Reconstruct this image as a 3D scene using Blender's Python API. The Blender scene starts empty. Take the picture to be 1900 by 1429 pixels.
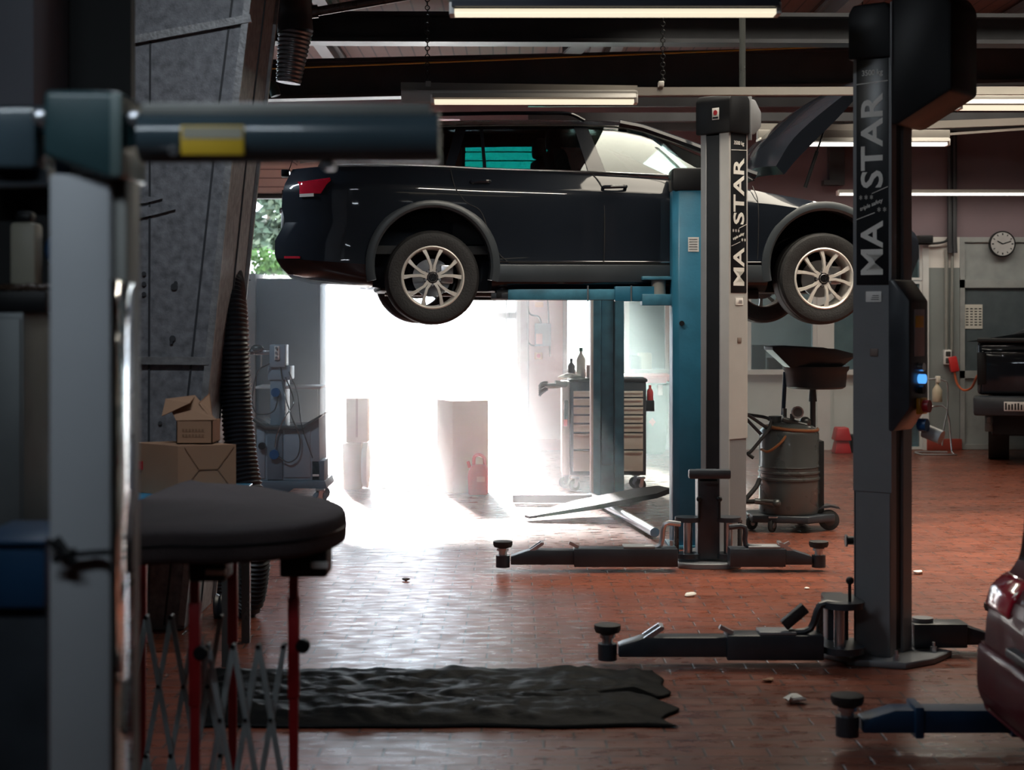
import bpy, bmesh, math, random
from mathutils import Vector, Matrix, noise
random.seed(7)
PI = math.pi
SC = bpy.context.scene
COL = SC.collection
# ------------------------------------------------------------------ camera, sky, sun, exposure
FPX, HZ, EYE = 3050.0, 578.0, 1.65      # focal length in pixels, horizon row, eye height (image 1900 x 1429)
cam_d = bpy.data.cameras.new('camera'); cam = bpy.data.objects.new('camera', cam_d); COL.objects.link(cam)
cam.location = (0, 0, EYE); cam.rotation_euler = (PI/2, 0, 0)
cam_d.sensor_width = 36; cam_d.lens = 36*FPX/1900; cam_d.shift_y = -(714.5-HZ)/1900
cam_d.clip_end = 300
cam_d.dof.use_dof = True; cam_d.dof.focus_distance = 11.4; cam_d.dof.aperture_fstop = 3.2
SC.camera = cam
SC.view_settings.view_transform = 'Standard'; SC.view_settings.look = 'None'
SC.view_settings.exposure = 0.0; SC.view_settings.gamma = 1.0; SC.view_settings.use_curve_mapping = False
w = bpy.data.worlds.new('world'); SC.world = w; w.use_nodes = True
bg = w.node_tree.nodes['Background']; bg.inputs[0].default_value = (0.74, 0.87, 1.0, 1); bg.inputs[1].default_value = 8.0
def light(name, kind, loc, energy, color, rot=(0,0,0), size=None, portal=False):
    d = bpy.data.lights.new(name, kind); o = bpy.data.objects.new(name, d); COL.objects.link(o)
    o.location = loc; o.rotation_euler = rot; d.energy = energy; d.color = color
    if kind == 'AREA':
        d.shape = 'RECTANGLE'; d.size, d.size_y = size
    if portal: d.cycles.is_portal = True
    return o
sun = light('sun', 'SUN', (-6, 40, 20), 70.0, (1.0, 0.97, 0.93)); sun.data.angle = math.radians(7)
sd = Vector((0.17, -1.0, -0.43)); sun.rotation_euler = sd.to_track_quat('-Z', 'Y').to_euler()
light('door_daylight', 'AREA', (-1.6, 19.9, 1.6), 1.0, (1,1,1), (-PI/2, 0, 0), (3.4, 3.1), portal=True)
# daylight through the bay rooflight, plus an unseen fill light added behind it
for nm, loc, en, sz, sp in (('rooflight_daylight', (3.4, 11.4, 4.36), 320.0, (4.8, 3.6), 104), ('added_back_fill', (3.4, 17.0, 4.36), 95.0, (4.6, 1.6), 140)):
    lo = light(nm, 'AREA', loc, en, (1.0, 0.90, 0.74), (0, 0, 0), sz); lo.data.spread = math.radians(sp)
SC.cycles.use_denoising = True
SC.cycles.max_bounces = 8; SC.cycles.diffuse_bounces = 3; SC.cycles.glossy_bounces = 4
SC.cycles.transparent_max_bounces = 12; SC.cycles.volume_bounces = 0
SC.cycles.caustics_reflective = False; SC.cycles.caustics_refractive = False
SC.cycles.sample_clamp_indirect = 6.0
# ------------------------------------------------------------------ coordinates: a photo pixel at a known distance
def X(u, Y): return (u-950.0)/FPX*Y
def Z(v, Y): return EYE-(v-HZ)/FPX*Y
def P(u, v, Y): return Vector((X(u, Y), Y, Z(v, Y)))
def GY(v): return EYE*FPX/(v-HZ)          # distance of a floor point on row v
# ------------------------------------------------------------------ materials
MATS = {}
def pm(name, col, rough=.5, metal=0., var=.12, scale=6., bump=0., bscale=40., coat=0., emit=None, estr=0., spec=.5):
    if name in MATS: return MATS[name]
    m = bpy.data.materials.new(name); m.use_nodes = True; nt = m.node_tree; N = nt.nodes; L = nt.links
    b = N['Principled BSDF']
    tc = N.new('ShaderNodeTexCoord'); nz = N.new('ShaderNodeTexNoise'); nz.inputs['Scale'].default_value = scale
    nz.inputs['Detail'].default_value = 5
    L.new(tc.outputs['Object'], nz.inputs['Vector'])
    rp = N.new('ShaderNodeValToRGB'); e = rp.color_ramp.elements
    e[0].position, e[1].position = .3, .7
    e[0].color = (*[c*(1-var) for c in col], 1); e[1].color = (*[min(1, c*(1+var)) for c in col], 1)
    L.new(nz.outputs['Fac'], rp.inputs['Fac']); L.new(rp.outputs['Color'], b.inputs['Base Color'])
    mr = N.new('ShaderNodeMapRange'); mr.inputs['To Min'].default_value = max(0, rough*.85); mr.inputs['To Max'].default_value = min(1, rough*1.15)
    L.new(nz.outputs['Fac'], mr.inputs['Value']); L.new(mr.outputs['Result'], b.inputs['Roughness'])
    b.inputs['Metallic'].default_value = metal; b.inputs['Coat Weight'].default_value = coat
    b.inputs['Coat Roughness'].default_value = .04; b.inputs['Specular IOR Level'].default_value = spec
    if bump:
        n2 = N.new('ShaderNodeTexNoise'); n2.inputs['Scale'].default_value = bscale; n2.inputs['Detail'].default_value = 4
        L.new(tc.outputs['Object'], n2.inputs['Vector'])
        bp = N.new('ShaderNodeBump'); bp.inputs['Strength'].default_value = bump; bp.inputs['Distance'].default_value = .01
        L.new(n2.outputs['Fac'], bp.inputs['Height']); L.new(bp.outputs['Normal'], b.inputs['Normal'])
    if emit:
        b.inputs['Emission Color'].default_value = (*emit, 1); b.inputs['Emission Strength'].default_value = estr
    MATS[name] = m; return m
def glass(name, tint, refl=1.0, opaque=0.0):
    m = bpy.data.materials.new(name); m.use_nodes = True; nt = m.node_tree; N = nt.nodes; L = nt.links
    N.remove(N['Principled BSDF']); out = N['Material Output']
    tr = N.new('ShaderNodeBsdfTransparent'); tr.inputs[0].default_value = (*tint, 1)
    gl = N.new('ShaderNodeBsdfGlossy'); gl.inputs['Roughness'].default_value = .015; gl.inputs['Color'].default_value = (.95, .97, 1, 1)
    fr = N.new('ShaderNodeFresnel'); fr.inputs['IOR'].default_value = 1.5
    mu = N.new('ShaderNodeMath'); mu.operation = 'MULTIPLY'; mu.inputs[1].default_value = refl; mu.use_clamp = True
    L.new(fr.outputs[0], mu.inputs[0])
    mx = N.new('ShaderNodeMixShader'); L.new(mu.outputs[0], mx.inputs[0]); L.new(tr.outputs[0], mx.inputs[1]); L.new(gl.outputs[0], mx.inputs[2])
    L.new(mx.outputs[0], out.inputs[0]); return m
def nodes(m): return m.node_tree.nodes, m.node_tree.links
def floor_material():
    m = bpy.data.materials.new('terracotta_tiles'); m.use_nodes = True; N, L = nodes(m); b = N['Principled BSDF']
    tc = N.new('ShaderNodeTexCoord')
    br = N.new('ShaderNodeTexBrick'); br.inputs['Scale'].default_value = 1
    br.inputs['Brick Width'].default_value = .24; br.inputs['Row Height'].default_value = .115
    br.inputs['Mortar Size'].default_value = .0055; br.inputs['Mortar Smooth'].default_value = .3
    br.inputs['Color1'].default_value = (.25, .070, .038, 1); br.inputs['Color2'].default_value = (.20, .056, .032, 1)
    br.inputs['Mortar'].default_value = (.07, .045, .04, 1)
    L.new(tc.outputs['Object'], br.inputs['Vector'])
    n1 = N.new('ShaderNodeTexNoise'); n1.inputs['Scale'].default_value = 1.3; n1.inputs['Detail'].default_value = 8; n1.inputs['Roughness'].default_value = .65
    mp = N.new('ShaderNodeMapping'); mp.inputs['Scale'].default_value = (.55, 1.2, 1)
    L.new(tc.outputs['Object'], mp.inputs['Vector']); L.new(mp.outputs[0], n1.inputs['Vector'])
    r1 = N.new('ShaderNodeValToRGB'); r1.color_ramp.elements[0].position = .36; r1.color_ramp.elements[1].position = .60
    r1.color_ramp.elements[0].color = (.34, .36, .38, 1); r1.color_ramp.elements[1].color = (1, 1, 1, 1)
    L.new(n1.outputs['Fac'], r1.inputs['Fac'])
    mx = N.new('ShaderNodeMix'); mx.data_type = 'RGBA'; mx.blend_type = 'MULTIPLY'; mx.inputs['Factor'].default_value = .75
    L.new(br.outputs['Color'], mx.inputs['A']); L.new(r1.outputs['Color'], mx.inputs['B'])
    L.new(mx.outputs['Result'], b.inputs['Base Color'])
    n2 = N.new('ShaderNodeTexNoise'); n2.inputs['Scale'].default_value = 13; n2.inputs['Detail'].default_value = 7
    L.new(mp.outputs[0], n2.inputs['Vector'])
    mr = N.new('ShaderNodeMapRange'); mr.inputs['From Min'].default_value = .3; mr.inputs['From Max'].default_value = .7
    mr.inputs['To Min'].default_value = .21; mr.inputs['To Max'].default_value = .42
    L.new(n2.outputs['Fac'], mr.inputs['Value']); L.new(mr.outputs['Result'], b.inputs['Roughness'])
    ad = N.new('ShaderNodeMath'); ad.operation = 'MULTIPLY_ADD'; ad.inputs[1].default_value = -1; ad.inputs[2].default_value = 1
    L.new(br.outputs['Fac'], ad.inputs[0])
    a2 = N.new('ShaderNodeMath'); a2.operation = 'MULTIPLY_ADD'; a2.inputs[1].default_value = .14
    L.new(n2.outputs['Fac'], a2.inputs[0]); L.new(ad.outputs[0], a2.inputs[2])
    bp = N.new('ShaderNodeBump'); bp.inputs['Strength'].default_value = .6; bp.inputs['Distance'].default_value = .006
    L.new(a2.outputs[0], bp.inputs['Height']); L.new(bp.outputs['Normal'], b.inputs['Normal'])
    b.inputs['Specular IOR Level'].default_value = .55
    return m
def stripe_material(name, c1, c2, axis, pitch, rough=.6, gap=.06):
    m = bpy.data.materials.new(name); m.use_nodes = True; N, L = nodes(m); b = N['Principled BSDF']
    tc = N.new('ShaderNodeTexCoord'); sp = N.new('ShaderNodeSeparateXYZ'); L.new(tc.outputs['Object'], sp.inputs[0])
    md = N.new('ShaderNodeMath'); md.operation = 'PINGPONG'; md.inputs[1].default_value = pitch/2
    L.new(sp.outputs[axis], md.inputs[0])
    cp = N.new('ShaderNodeMath'); cp.operation = 'LESS_THAN'; cp.inputs[1].default_value = pitch*gap
    L.new(md.outputs[0], cp.inputs[0])
    nz = N.new('ShaderNodeTexNoise'); nz.inputs['Scale'].default_value = 5; L.new(tc.outputs['Object'], nz.inputs['Vector'])
    mx0 = N.new('ShaderNodeMix'); mx0.data_type = 'RGBA'; L.new(nz.outputs['Fac'], mx0.inputs['Factor'])
    mx0.inputs['A'].default_value = (*[c*.85 for c in c1], 1); mx0.inputs['B'].default_value = (*[min(1, c*1.15) for c in c1], 1)
    mx = N.new('ShaderNodeMix'); mx.data_type = 'RGBA'; L.new(cp.outputs[0], mx.inputs['Factor'])
    L.new(mx0.outputs['Result'], mx.inputs['A']); mx.inputs['B'].default_value = (*c2, 1)
    L.new(mx.outputs['Result'], b.inputs['Base Color']); b.inputs['Roughness'].default_value = rough
    return m
M = dict(
    tile=floor_material(),
    boards=stripe_material('ceiling_boards', (.12, .068, .062), (.04, .03, .03), 0, .14, .75),
    slats=stripe_material('door_slats', (.62, .45, .38), (.20, .13, .11), 2, .105, .6),
    mauve=pm('mauve_wall_paint', (.22, .165, .185), .8, var=.08, scale=2),
    pink=pm('pale_pink_wall_paint', (.62, .45, .43), .75, var=.06, scale=2),
    greywall=pm('grey_wall_paint', (.24, .27, .27), .7, var=.08, scale=2),
    whitewall=pm('white_wall_paint', (.75, .73, .70), .75, var=.05, scale=2),
    redskirt=pm('red_skirting_tile', (.33, .06, .045), .4, var=.15),
    alu=pm('white_aluminium_frame', (.66, .68, .68), .4, var=.04),
    panel=pm('pale_grey_panel', (.60, .66, .66), .45, var=.04),
    concrete=pm('yard_concrete', (.72, .70, .66), .9, var=.1, scale=2),
    darkpanel=pm('dark_grey_panel', (.020, .022, .023), .6, var=.12, scale=1.2),
    midpanel=pm('slate_grey_panel', (.22, .23, .27), .55, var=.1, scale=2),
    steel=pm('galvanised_column_steel', (.26, .265, .285), .5, metal=.3, var=.35, scale=22, bump=.12, bscale=150),
    steeledge=pm('worn_steel_edge', (.34, .34, .345), .45, metal=.4, var=.3, scale=14, bump=.3),
    beam=pm('dark_roof_beam', (.045, .048, .055), .5, var=.2, scale=3),
    beamgrey=pm('grey_purlin', (.13, .13, .14), .5, var=.2, scale=3),
    yellow=pm('yellow_cable', (.50, .33, .06), .5),
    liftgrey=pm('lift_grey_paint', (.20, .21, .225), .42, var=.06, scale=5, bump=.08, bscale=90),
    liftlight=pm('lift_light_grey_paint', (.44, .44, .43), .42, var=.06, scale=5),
    liftdark=pm('lift_anthracite_paint', (.030, .036, .045), .36, var=.25, scale=7),
    black=pm('black_plastic', (.010, .011, .013), .45, var=.2, spec=.3),
    rubber=pm('black_rubber', (.014, .014, .015), .62, var=.3, scale=20, bump=.3, bscale=80),
    chrome=pm('chromed_steel', (.75, .75, .76), .16, metal=1., var=.05),
    zinc=pm('zinc_plated_steel', (.60, .62, .66), .3, metal=.9, var=.1),
    labelblk=pm('black_label_foil', (.010, .012, .015), .32, var=.1),
    letter=pm('white_lettering', (.78, .78, .74), .5, var=.04),
    white=pm('white_label', (.80, .80, .78), .5, var=.05),
    blue=pm('blue_lift_paint', (.025, .155, .255), .38, var=.18, scale=5, bump=.1, bscale=50),
    bluelt=pm('worn_blue_lift_paint', (.05, .19, .28), .4, var=.3, scale=9, bump=.1),
    carpaint=pm('black_car_paint', (.010, .013, .019), .3, var=.1, scale=2, coat=.85, spec=.05),
    cladding=pm('grey_arch_cladding', (.033, .040, .047), .34, var=.1),
    redpaint=pm('dark_red_car_paint', (.075, .008, .013), .5, var=.1, coat=.08, spec=.03),
    redlamp=pm('red_lamp_lens', (.45, .010, .030), .12, var=.2, coat=1., spec=.8),
    amber=pm('clear_lamp_lens', (.75, .70, .66), .1, var=.05, coat=1.),
    rim=pm('silver_alloy', (.78, .75, .70), .32, metal=.35, var=.05),
    rimdark=pm('dark_alloy_recess', (.05, .05, .055), .4, metal=.5),
    interior=pm('dark_upholstery', (.020, .022, .026), .8, var=.2),
    card=pm('cardboard', (.40, .235, .145), .85, var=.08, scale=4),
    cardlt=pm('pale_cardboard', (.62, .48, .36), .85, var=.06, scale=4),
    cardin=pm('cardboard_edge', (.26, .15, .09), .9),
    pad=pm('brown_upholstery_fabric', (.060, .046, .048), .85, var=.2, scale=10, bump=.3, bscale=120),
    red=pm('red_enamel', (.46, .018, .026), .42, var=.15),
    redplastic=pm('red_plastic', (.62, .035, .035), .4, var=.1),
    lattice=pm('pale_grey_lattice_metal', (.46, .53, .55), .45, var=.1),
    teal=pm('teal_painted_casting', (.030, .070, .080), .35, var=.15, coat=.3),
    armpaint=pm('blue_grey_gloss_paint', (.055, .085, .105), .24, var=.08, coat=.5),
    column=pm('light_grey_column_paint', (.42, .44, .47), .42, var=.05, scale=3),
    stripgrey=pm('beige_grey_strip', (.25, .255, .24), .45),
    mirrorsteel=pm('polished_steel', (.80, .80, .80), .04, metal=1., var=.03),
    yellowlab=pm('yellow_label', (.72, .47, .03), .5, var=.08),
    cream=pm('cream_drawer_paint', (.82, .78, .68), .4, var=.04),
    creampl=pm('cream_plastic', (.42, .40, .32), .5, var=.08),
    bluepl=pm('blue_plastic', (.012, .09, .26), .4, var=.15),
    bluefilm=pm('blue_plastic_film', (.02, .30, .55), .3, var=.3, scale=12, coat=.4),
    bluedark=pm('deep_blue_plastic', (.006, .040, .100), .45, var=.15),
    brown=pm('brown_jar', (.05, .03, .02), .4),
    greenpl=pm('green_bin_plastic', (.025, .135, .085), .45, var=.1),
    tank=pm('grey_tank_enamel', (.085, .092, .092), .28, metal=.3, var=.08, coat=.4),
    cabgrey=pm('cart_grey_paint', (.25, .32, .39), .45, var=.06),
    cabdark=pm('cabinet_blue_grey', (.12, .17, .22), .5, var=.08),
    blackcloth=pm('black_plastic_sheet', (.005, .0055, .006), .5, spec=.05, var=.3, scale=5, bump=.5, bscale=14),
    hose=pm('black_corrugated_hose', (.016, .019, .025), .42, var=.2),
    orange=pm('orange_cable', (.55, .13, .05), .5),
    tube=pm('fluorescent_tube', (.5, .5, .45), .4, emit=(1.0, .89, .66), estr=.95),
    tubehot=pm('bright_fluorescent_tube', (.5, .5, .45), .4, emit=(1.0, .95, .84), estr=2.2),
    fixture=pm('fixture_white_enamel', (.42, .40, .37), .45, var=.05),
    fixdark=pm('fixture_dark_housing', (.05, .055, .07), .45),
    leaf=pm('tree_leaves', (.030, .050, .030), .7, var=.5, scale=3),
    leafd=pm('hedge_leaves', (.030, .075, .008), .7, var=.5, scale=6),
    bark=pm('tree_bark', (.10, .08, .06), .9),
    vanpaint=pm('white_van_paint', (.80, .80, .78), .3, coat=.5, var=.03),
    paper=pm('white_paper', (.70, .68, .62), .8, var=.08),
    clockface=pm('clock_face', (.50, .50, .50), .5),
    bluebtn=pm('blue_lit_button', (.02, .2, .7), .3, emit=(.1, .4, 1.), estr=1.2),
)
M['glassdark'] = glass('dark_tinted_car_glass', (.48, .52, .53), 1.2)
M['glassclear'] = glass('clear_car_glass', (.72, .77, .74), .8)
M['glasswin'] = glass('window_glass', (.72, .80, .78), 1.0)
M['glassteal'] = glass('teal_glass', (.10, .75, .62), 1.0)
# ------------------------------------------------------------------ mesh builder
ROOTS = {}
class MB:
    def __init__(s): s.bm = bmesh.new()
    def face(s, pts):
        try: return s.bm.faces.new([s.bm.verts.new(p) for p in pts])
        except ValueError: return None
    def hexa(s, p):                        # 8 points: bottom ring then top ring
        v = [s.bm.verts.new(q) for q in p]
        fs = [(3,2,1,0),(4,5,6,7),(0,1,5,4),(1,2,6,5),(2,3,7,6),(3,0,4,7)]
        return [s.bm.faces.new([v[i] for i in f]) for f in fs], v
    def box(s, x0, x1, y0, y1, z0, z1, bev=0., seg=2):
        if x0 > x1: x0, x1 = x1, x0
        if y0 > y1: y0, y1 = y1, y0
        if z0 > z1: z0, z1 = z1, z0
        fs, v = s.hexa([(x0,y0,z0),(x1,y0,z0),(x1,y1,z0),(x0,y1,z0),(x0,y0,z1),(x1,y0,z1),(x1,y1,z1),(x0,y1,z1)])
        if bev: s._bev(fs, bev, seg)
        return s
    def _bev(s, fs, bev, seg=2):
        es = list({e for f in fs for e in f.edges})
        bmesh.ops.bevel(s.bm, geom=es, offset=bev, segments=seg, profile=.5, affect='EDGES')
    def cbox(s, c, sx, sy, sz, rz=0., bev=0., seg=2):
        c = Vector(c); R = Matrix.Rotation(rz, 3, 'Z')
        pts = [c+R@Vector((a*sx/2, b*sy/2, d*sz/2)) for d in (-1,1) for a, b in ((-1,-1),(1,-1),(1,1),(-1,1))]
        fs, v = s.hexa(pts)
        if bev: s._bev(fs, bev, seg)
        return s
    def bar(s, p, q, wd, ht, up=(0,0,1), bev=0.):
        p, q = Vector(p), Vector(q); d = (q-p).normalized(); up = Vector(up)
        sd = d.cross(up)
        if sd.length < 1e-4: sd = d.cross(Vector((1,0,0)))
        sd.normalize(); u = sd.cross(d).normalized()
        a, b = sd*wd/2, u*ht/2
        fs, v = s.hexa([p-a-b, p+a-b, q+a-b, q-a-b, p-a+b, p+a+b, q+a+b, q-a+b])
        bmesh.ops.recalc_face_normals(s.bm, faces=fs)
        if bev: s._bev(fs, bev)
        return s
    def ring(s, c, d, r, n, ref=None):
        d = Vector(d).normalized(); ref = Vector(ref) if ref else (Vector((0,0,1)) if abs(d.z) < .9 else Vector((1,0,0)))
        a = d.cross(ref).normalized(); b = d.cross(a).normalized()
        return [s.bm.verts.new(Vector(c)+a*(r*math.cos(2*PI*i/n))+b*(r*math.sin(2*PI*i/n))) for i in range(n)]
    def skin(s, rings, caps=True, closed=False):
        n = len(rings[0]); R = rings+([rings[0]] if closed else [])
        for A, B in zip(R, R[1:]):
            for i in range(n):
                try: s.bm.faces.new([A[i], A[(i+1)%n], B[(i+1)%n], B[i]])
                except ValueError: pass
        if caps and not closed:
            s.bm.faces.new(list(reversed(rings[0]))); s.bm.faces.new(rings[-1])
    def cyl(s, p, q, r, r2=None, n=20, caps=True):
        p, q = Vector(p), Vector(q); d = q-p
        s.skin([s.ring(p, d, r, n), s.ring(q, d, r if r2 is None else r2, n)], caps); return s
    def stack(s, p, axis, prof, n=24, caps=True):        # prof: (distance along axis, radius)
        p, axis = Vector(p), Vector(axis).normalized()
        s.skin([s.ring(p+axis*t, axis, max(r, 1e-4), n) for t, r in prof], caps); return s
    def tube(s, pts, r, n=8, sub=4, closed=False, rf=None):
        pts = [Vector(p) for p in pts]
        if sub > 1 and len(pts) > 2: pts = spline(pts, sub, closed)
        ref = None; rings = []
        m = len(pts)
        for i, p in enumerate(pts):
            a = pts[(i-1) % m] if closed else pts[max(i-1, 0)]; b = pts[(i+1) % m] if closed else pts[min(i+1, m-1)]
            d = (b-a).normalized()
            if ref is None: ref = Vector((0,0,1)) if abs(d.z) < .9 else Vector((1,0,0))
            u = (ref-d*ref.dot(d)).normalized(); ref = u; v = d.cross(u)
            rr = r if rf is None else rf(i/(m-1 if m > 1 else 1))
            rings.append([s.bm.verts.new(p+u*(rr*math.cos(2*PI*k/n))+v*(rr*math.sin(2*PI*k/n))) for k in range(n)])
        s.skin(rings, True, closed); return s
    def prism(s, poly, axis, a, b, bev=0., seg=2):       # polygon in the plane across axis ('x': (y,z), 'y': (x,z), 'z': (x,y))
        def mk(p, t): return {'x': (t, p[0], p[1]), 'y': (p[0], t, p[1]), 'z': (p[0], p[1], t)}[axis]
        A = [s.bm.verts.new(mk(p, a)) for p in poly]; B = [s.bm.verts.new(mk(p, b)) for p in poly]
        fs = []
        n = len(poly)
        for i in range(n): fs.append(s.bm.faces.new([A[i], A[(i+1)%n], B[(i+1)%n], B[i]]))
        fs.append(s.bm.faces.new(list(reversed(A)))); fs.append(s.bm.faces.new(B))
        bmesh.ops.recalc_face_normals(s.bm, faces=fs)
        if bev: s._bev(fs, bev, seg)
        return s
    def ball(s, c, r, n=14, sc=(1,1,1)):
        bmesh.ops.create_uvsphere(s.bm, u_segments=n, v_segments=max(6, n//2), radius=r, matrix=Matrix.Translation(Vector(c))@Matrix.Diagonal((*sc, 1)))
        return s
    def torus(s, c, axis, R, r, n=24, k=8):
        axis = Vector(axis).normalized(); ref = Vector((0,0,1)) if abs(axis.z) < .9 else Vector((1,0,0))
        a = axis.cross(ref).normalized(); b = axis.cross(a)
        pts = [Vector(c)+a*(R*math.cos(2*PI*i/n))+b*(R*math.sin(2*PI*i/n)) for i in range(n)]
        s.tube(pts, r, k, 1, True); return s
    def xf(s, mat):
        bmesh.ops.transform(s.bm, matrix=mat, verts=s.bm.verts); return s
    def build(s, name, mat, parent=None, angle=38, local=False, label=None, flat=False):
        bmesh.ops.recalc_face_normals(s.bm, faces=s.bm.faces)
        me = bpy.data.meshes.new(name); o = bpy.data.objects.new(name, me); COL.objects.link(o)
        off = Vector((0,0,0))
        r = parent
        while r is not None and r.parent is not None: r = r.parent
        if r is not None:
            if not local and r.name not in ROOTS: off = r.location.copy()
        else:
            xs = [v.co for v in s.bm.verts]
            off = Vector(((min(p.x for p in xs)+max(p.x for p in xs))/2, (min(p.y for p in xs)+max(p.y for p in xs))/2, min(p.z for p in xs)))
            if name == 'floor' or name.startswith('floor'): off = Vector((0,0,0))
            o.location = off
        if off.length: bmesh.ops.translate(s.bm, verts=s.bm.verts, vec=-off)
        if not flat:
            for f in s.bm.faces: f.smooth = True
        s.bm.to_mesh(me); s.bm.free()
        if not flat: me.set_sharp_from_angle(angle=math.radians(angle))
        me.materials.append(mat if not isinstance(mat, str) else M[mat])
        if parent is not None: o.parent = parent
        if label: o['label'] = label
        return o
def spline(pts, sub, closed=False):
    out = []; n = len(pts)
    rng = range(n) if closed else range(n-1)
    for i in rng:
        p1, p2 = pts[i], pts[(i+1) % n]
        p0 = pts[(i-1) % n] if (closed or i > 0) else p1+(p1-p2); p3 = pts[(i+2) % n] if (closed or i < n-2) else p2+(p2-p1)
        for k in range(sub):
            t = k/sub
            out.append(.5*((2*p1)+(p2-p0)*t+(2*p0-5*p1+4*p2-p3)*t*t+(3*p1-p0-3*p2+p3)*t**3))
    if not closed: out.append(pts[-1])
    return out
def thing(name, label, cat, loc=(0,0,0), rz=0., group=None, local=False):
    o = bpy.data.objects.new(name, None); COL.objects.link(o); o.location = loc; o.rotation_euler = (0,0,rz)
    o.empty_display_size = .1
    if local: ROOTS[o.name] = 1
    return tag(o, label, cat, group)
def tag(o, label, cat, group=None, kind=None):
    o['label'] = label; o['category'] = cat
    if group: o['group'] = group
    if kind: o['kind'] = kind
    return o
def struct(mb, name, mat, label=None):
    o = mb.build(name, mat); o['kind'] = 'structure'
    if label: o['label'] = label
    return o
def copy_tree(o, parent=None):
    c = o.copy(); COL.objects.link(c)
    if parent is not None: c.parent = parent
    if o.name in ROOTS: ROOTS[c.name] = 1
    for ch in list(o.children): copy_tree(ch, c)
    return c
def text_mb(txt, width, height, fn, embold=.0, depth=.0015):
    """lettering filling width x height; fn maps (along, up, out) to a point"""
    cu = bpy.data.curves.new('t', 'FONT'); cu.body = txt; cu.offset = embold; cu.extrude = .5; cu.resolution_u = 3
    ob = bpy.data.objects.new('t', cu); COL.objects.link(ob)
    dg = bpy.context.evaluated_depsgraph_get(); me = bpy.data.meshes.new_from_object(ob.evaluated_get(dg))
    bpy.data.objects.remove(ob); bpy.data.curves.remove(cu)
    b = MB(); b.bm.from_mesh(me); bpy.data.meshes.remove(me)
    xs = [v.co.x for v in b.bm.verts]; ys = [v.co.y for v in b.bm.verts]
    x0, x1, y0, y1 = min(xs), max(xs), min(ys), max(ys)
    for v in b.bm.verts:
        v.co = fn((v.co.x-x0)/(x1-x0)*width, (v.co.y-y0)/(y1-y0)*height, depth if v.co.z > 0 else 0)
    return b
# ================================================================== THE SETTING
YB = 19.6                                  # the back wall
CZ = 4.4                                   # ceiling height
struct(MB().box(-6, 8.4, -5.2, YB+.2, -.12, 0), 'floor', 'tile')
struct(MB().box(-6, 8.4, -5.2, YB+.2, CZ, CZ+.15), 'ceiling', 'boards')
struct(MB().box(-40, 60, YB+.2, 90, -.14, -.02), 'floor_yard', 'concrete')
struct(MB().box(-6.2, -6, -5.2, YB+.2, 0, CZ), 'wall_left', 'greywall')
# right hand wall with a row of windows, rear wall with two
struct(MB().box(8.4, 8.6, -5.2, YB+.2, 0, CZ), 'wall_right', 'greywall')
def skylight(name, x0, x1, y0, y1):
    b = MB()
    for q in ((x0-.12, x1+.12, y0-.12, y0), (x0-.12, x1+.12, y1, y1+.12), (x0-.12, x0, y0, y1), (x1, x1+.12, y0, y1)): b.box(*q, CZ-.14, CZ)
    struct(b, name, 'beamgrey')
skylight('window_rooflight', 1.0, 5.8, 9.6, 13.2); skylight('window_added_rooflight', 1.1, 5.7, 16.2, 17.8)  # second frame surrounds the fill light added for the back area
b = MB(); b.box(-6, 8.4, -5.2, -5, 0, CZ)
struct(b, 'wall_rear', 'greywall')
xd0, xd1 = -3.4, X(966, YB)
dz = Z(363, YB)
b = MB(); b.box(-6, xd0, YB, YB+.2, 0, CZ); b.box(xd0, -.62, YB, YB+.2, 3.95, CZ); b.box(-.62, X(1045, YB), YB, YB+.2, 3.68, CZ); b.box(xd1, X(1045, YB), YB, YB+.2, 0, 3.33); b.box(.46, X(1045, YB), YB, YB+.2, 3.33, 3.68)
zt = Z(440, YB)
b.box(X(1045, YB), 8.4, YB, YB+.2, zt, CZ)
struct(b, 'wall_back', 'mauve')
# pale pink coat on the pier beside the doorway, red skirting
struct(MB().box(xd1+.10, X(1044, YB), YB-.03, YB, .12, 2.6), 'trim_1', 'pink')
struct(MB().box(xd1+.10, X(1044, YB), YB-.05, YB, 0, .13, .006), 'baseboard_back', 'redskirt')
b = MB(); b.box(xd1-.05, xd1+.09, YB-.10, YB+.2, 0, 3.2, .008)
for k in range(6): b.cyl((xd1-.02, YB-.102, .4+.42*k), (xd1-.02, YB-.115, .4+.42*k), .022, n=10)
struct(b, 'door_1_frame', 'alu')
b = MB(); b.box(xd0+.02, -.62, YB+.02, YB+.10, dz, 3.93); b.box(-.62, xd1-.06, YB+.02, YB+.10, dz, 3.32)
d1 = struct(b, 'door_1', 'slats')
MB().box(xd0+.02, xd1-.06, YB, YB+.12, dz-.035, dz+.02, .006).build('bottom_seal', 'rubber', d1)
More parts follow.
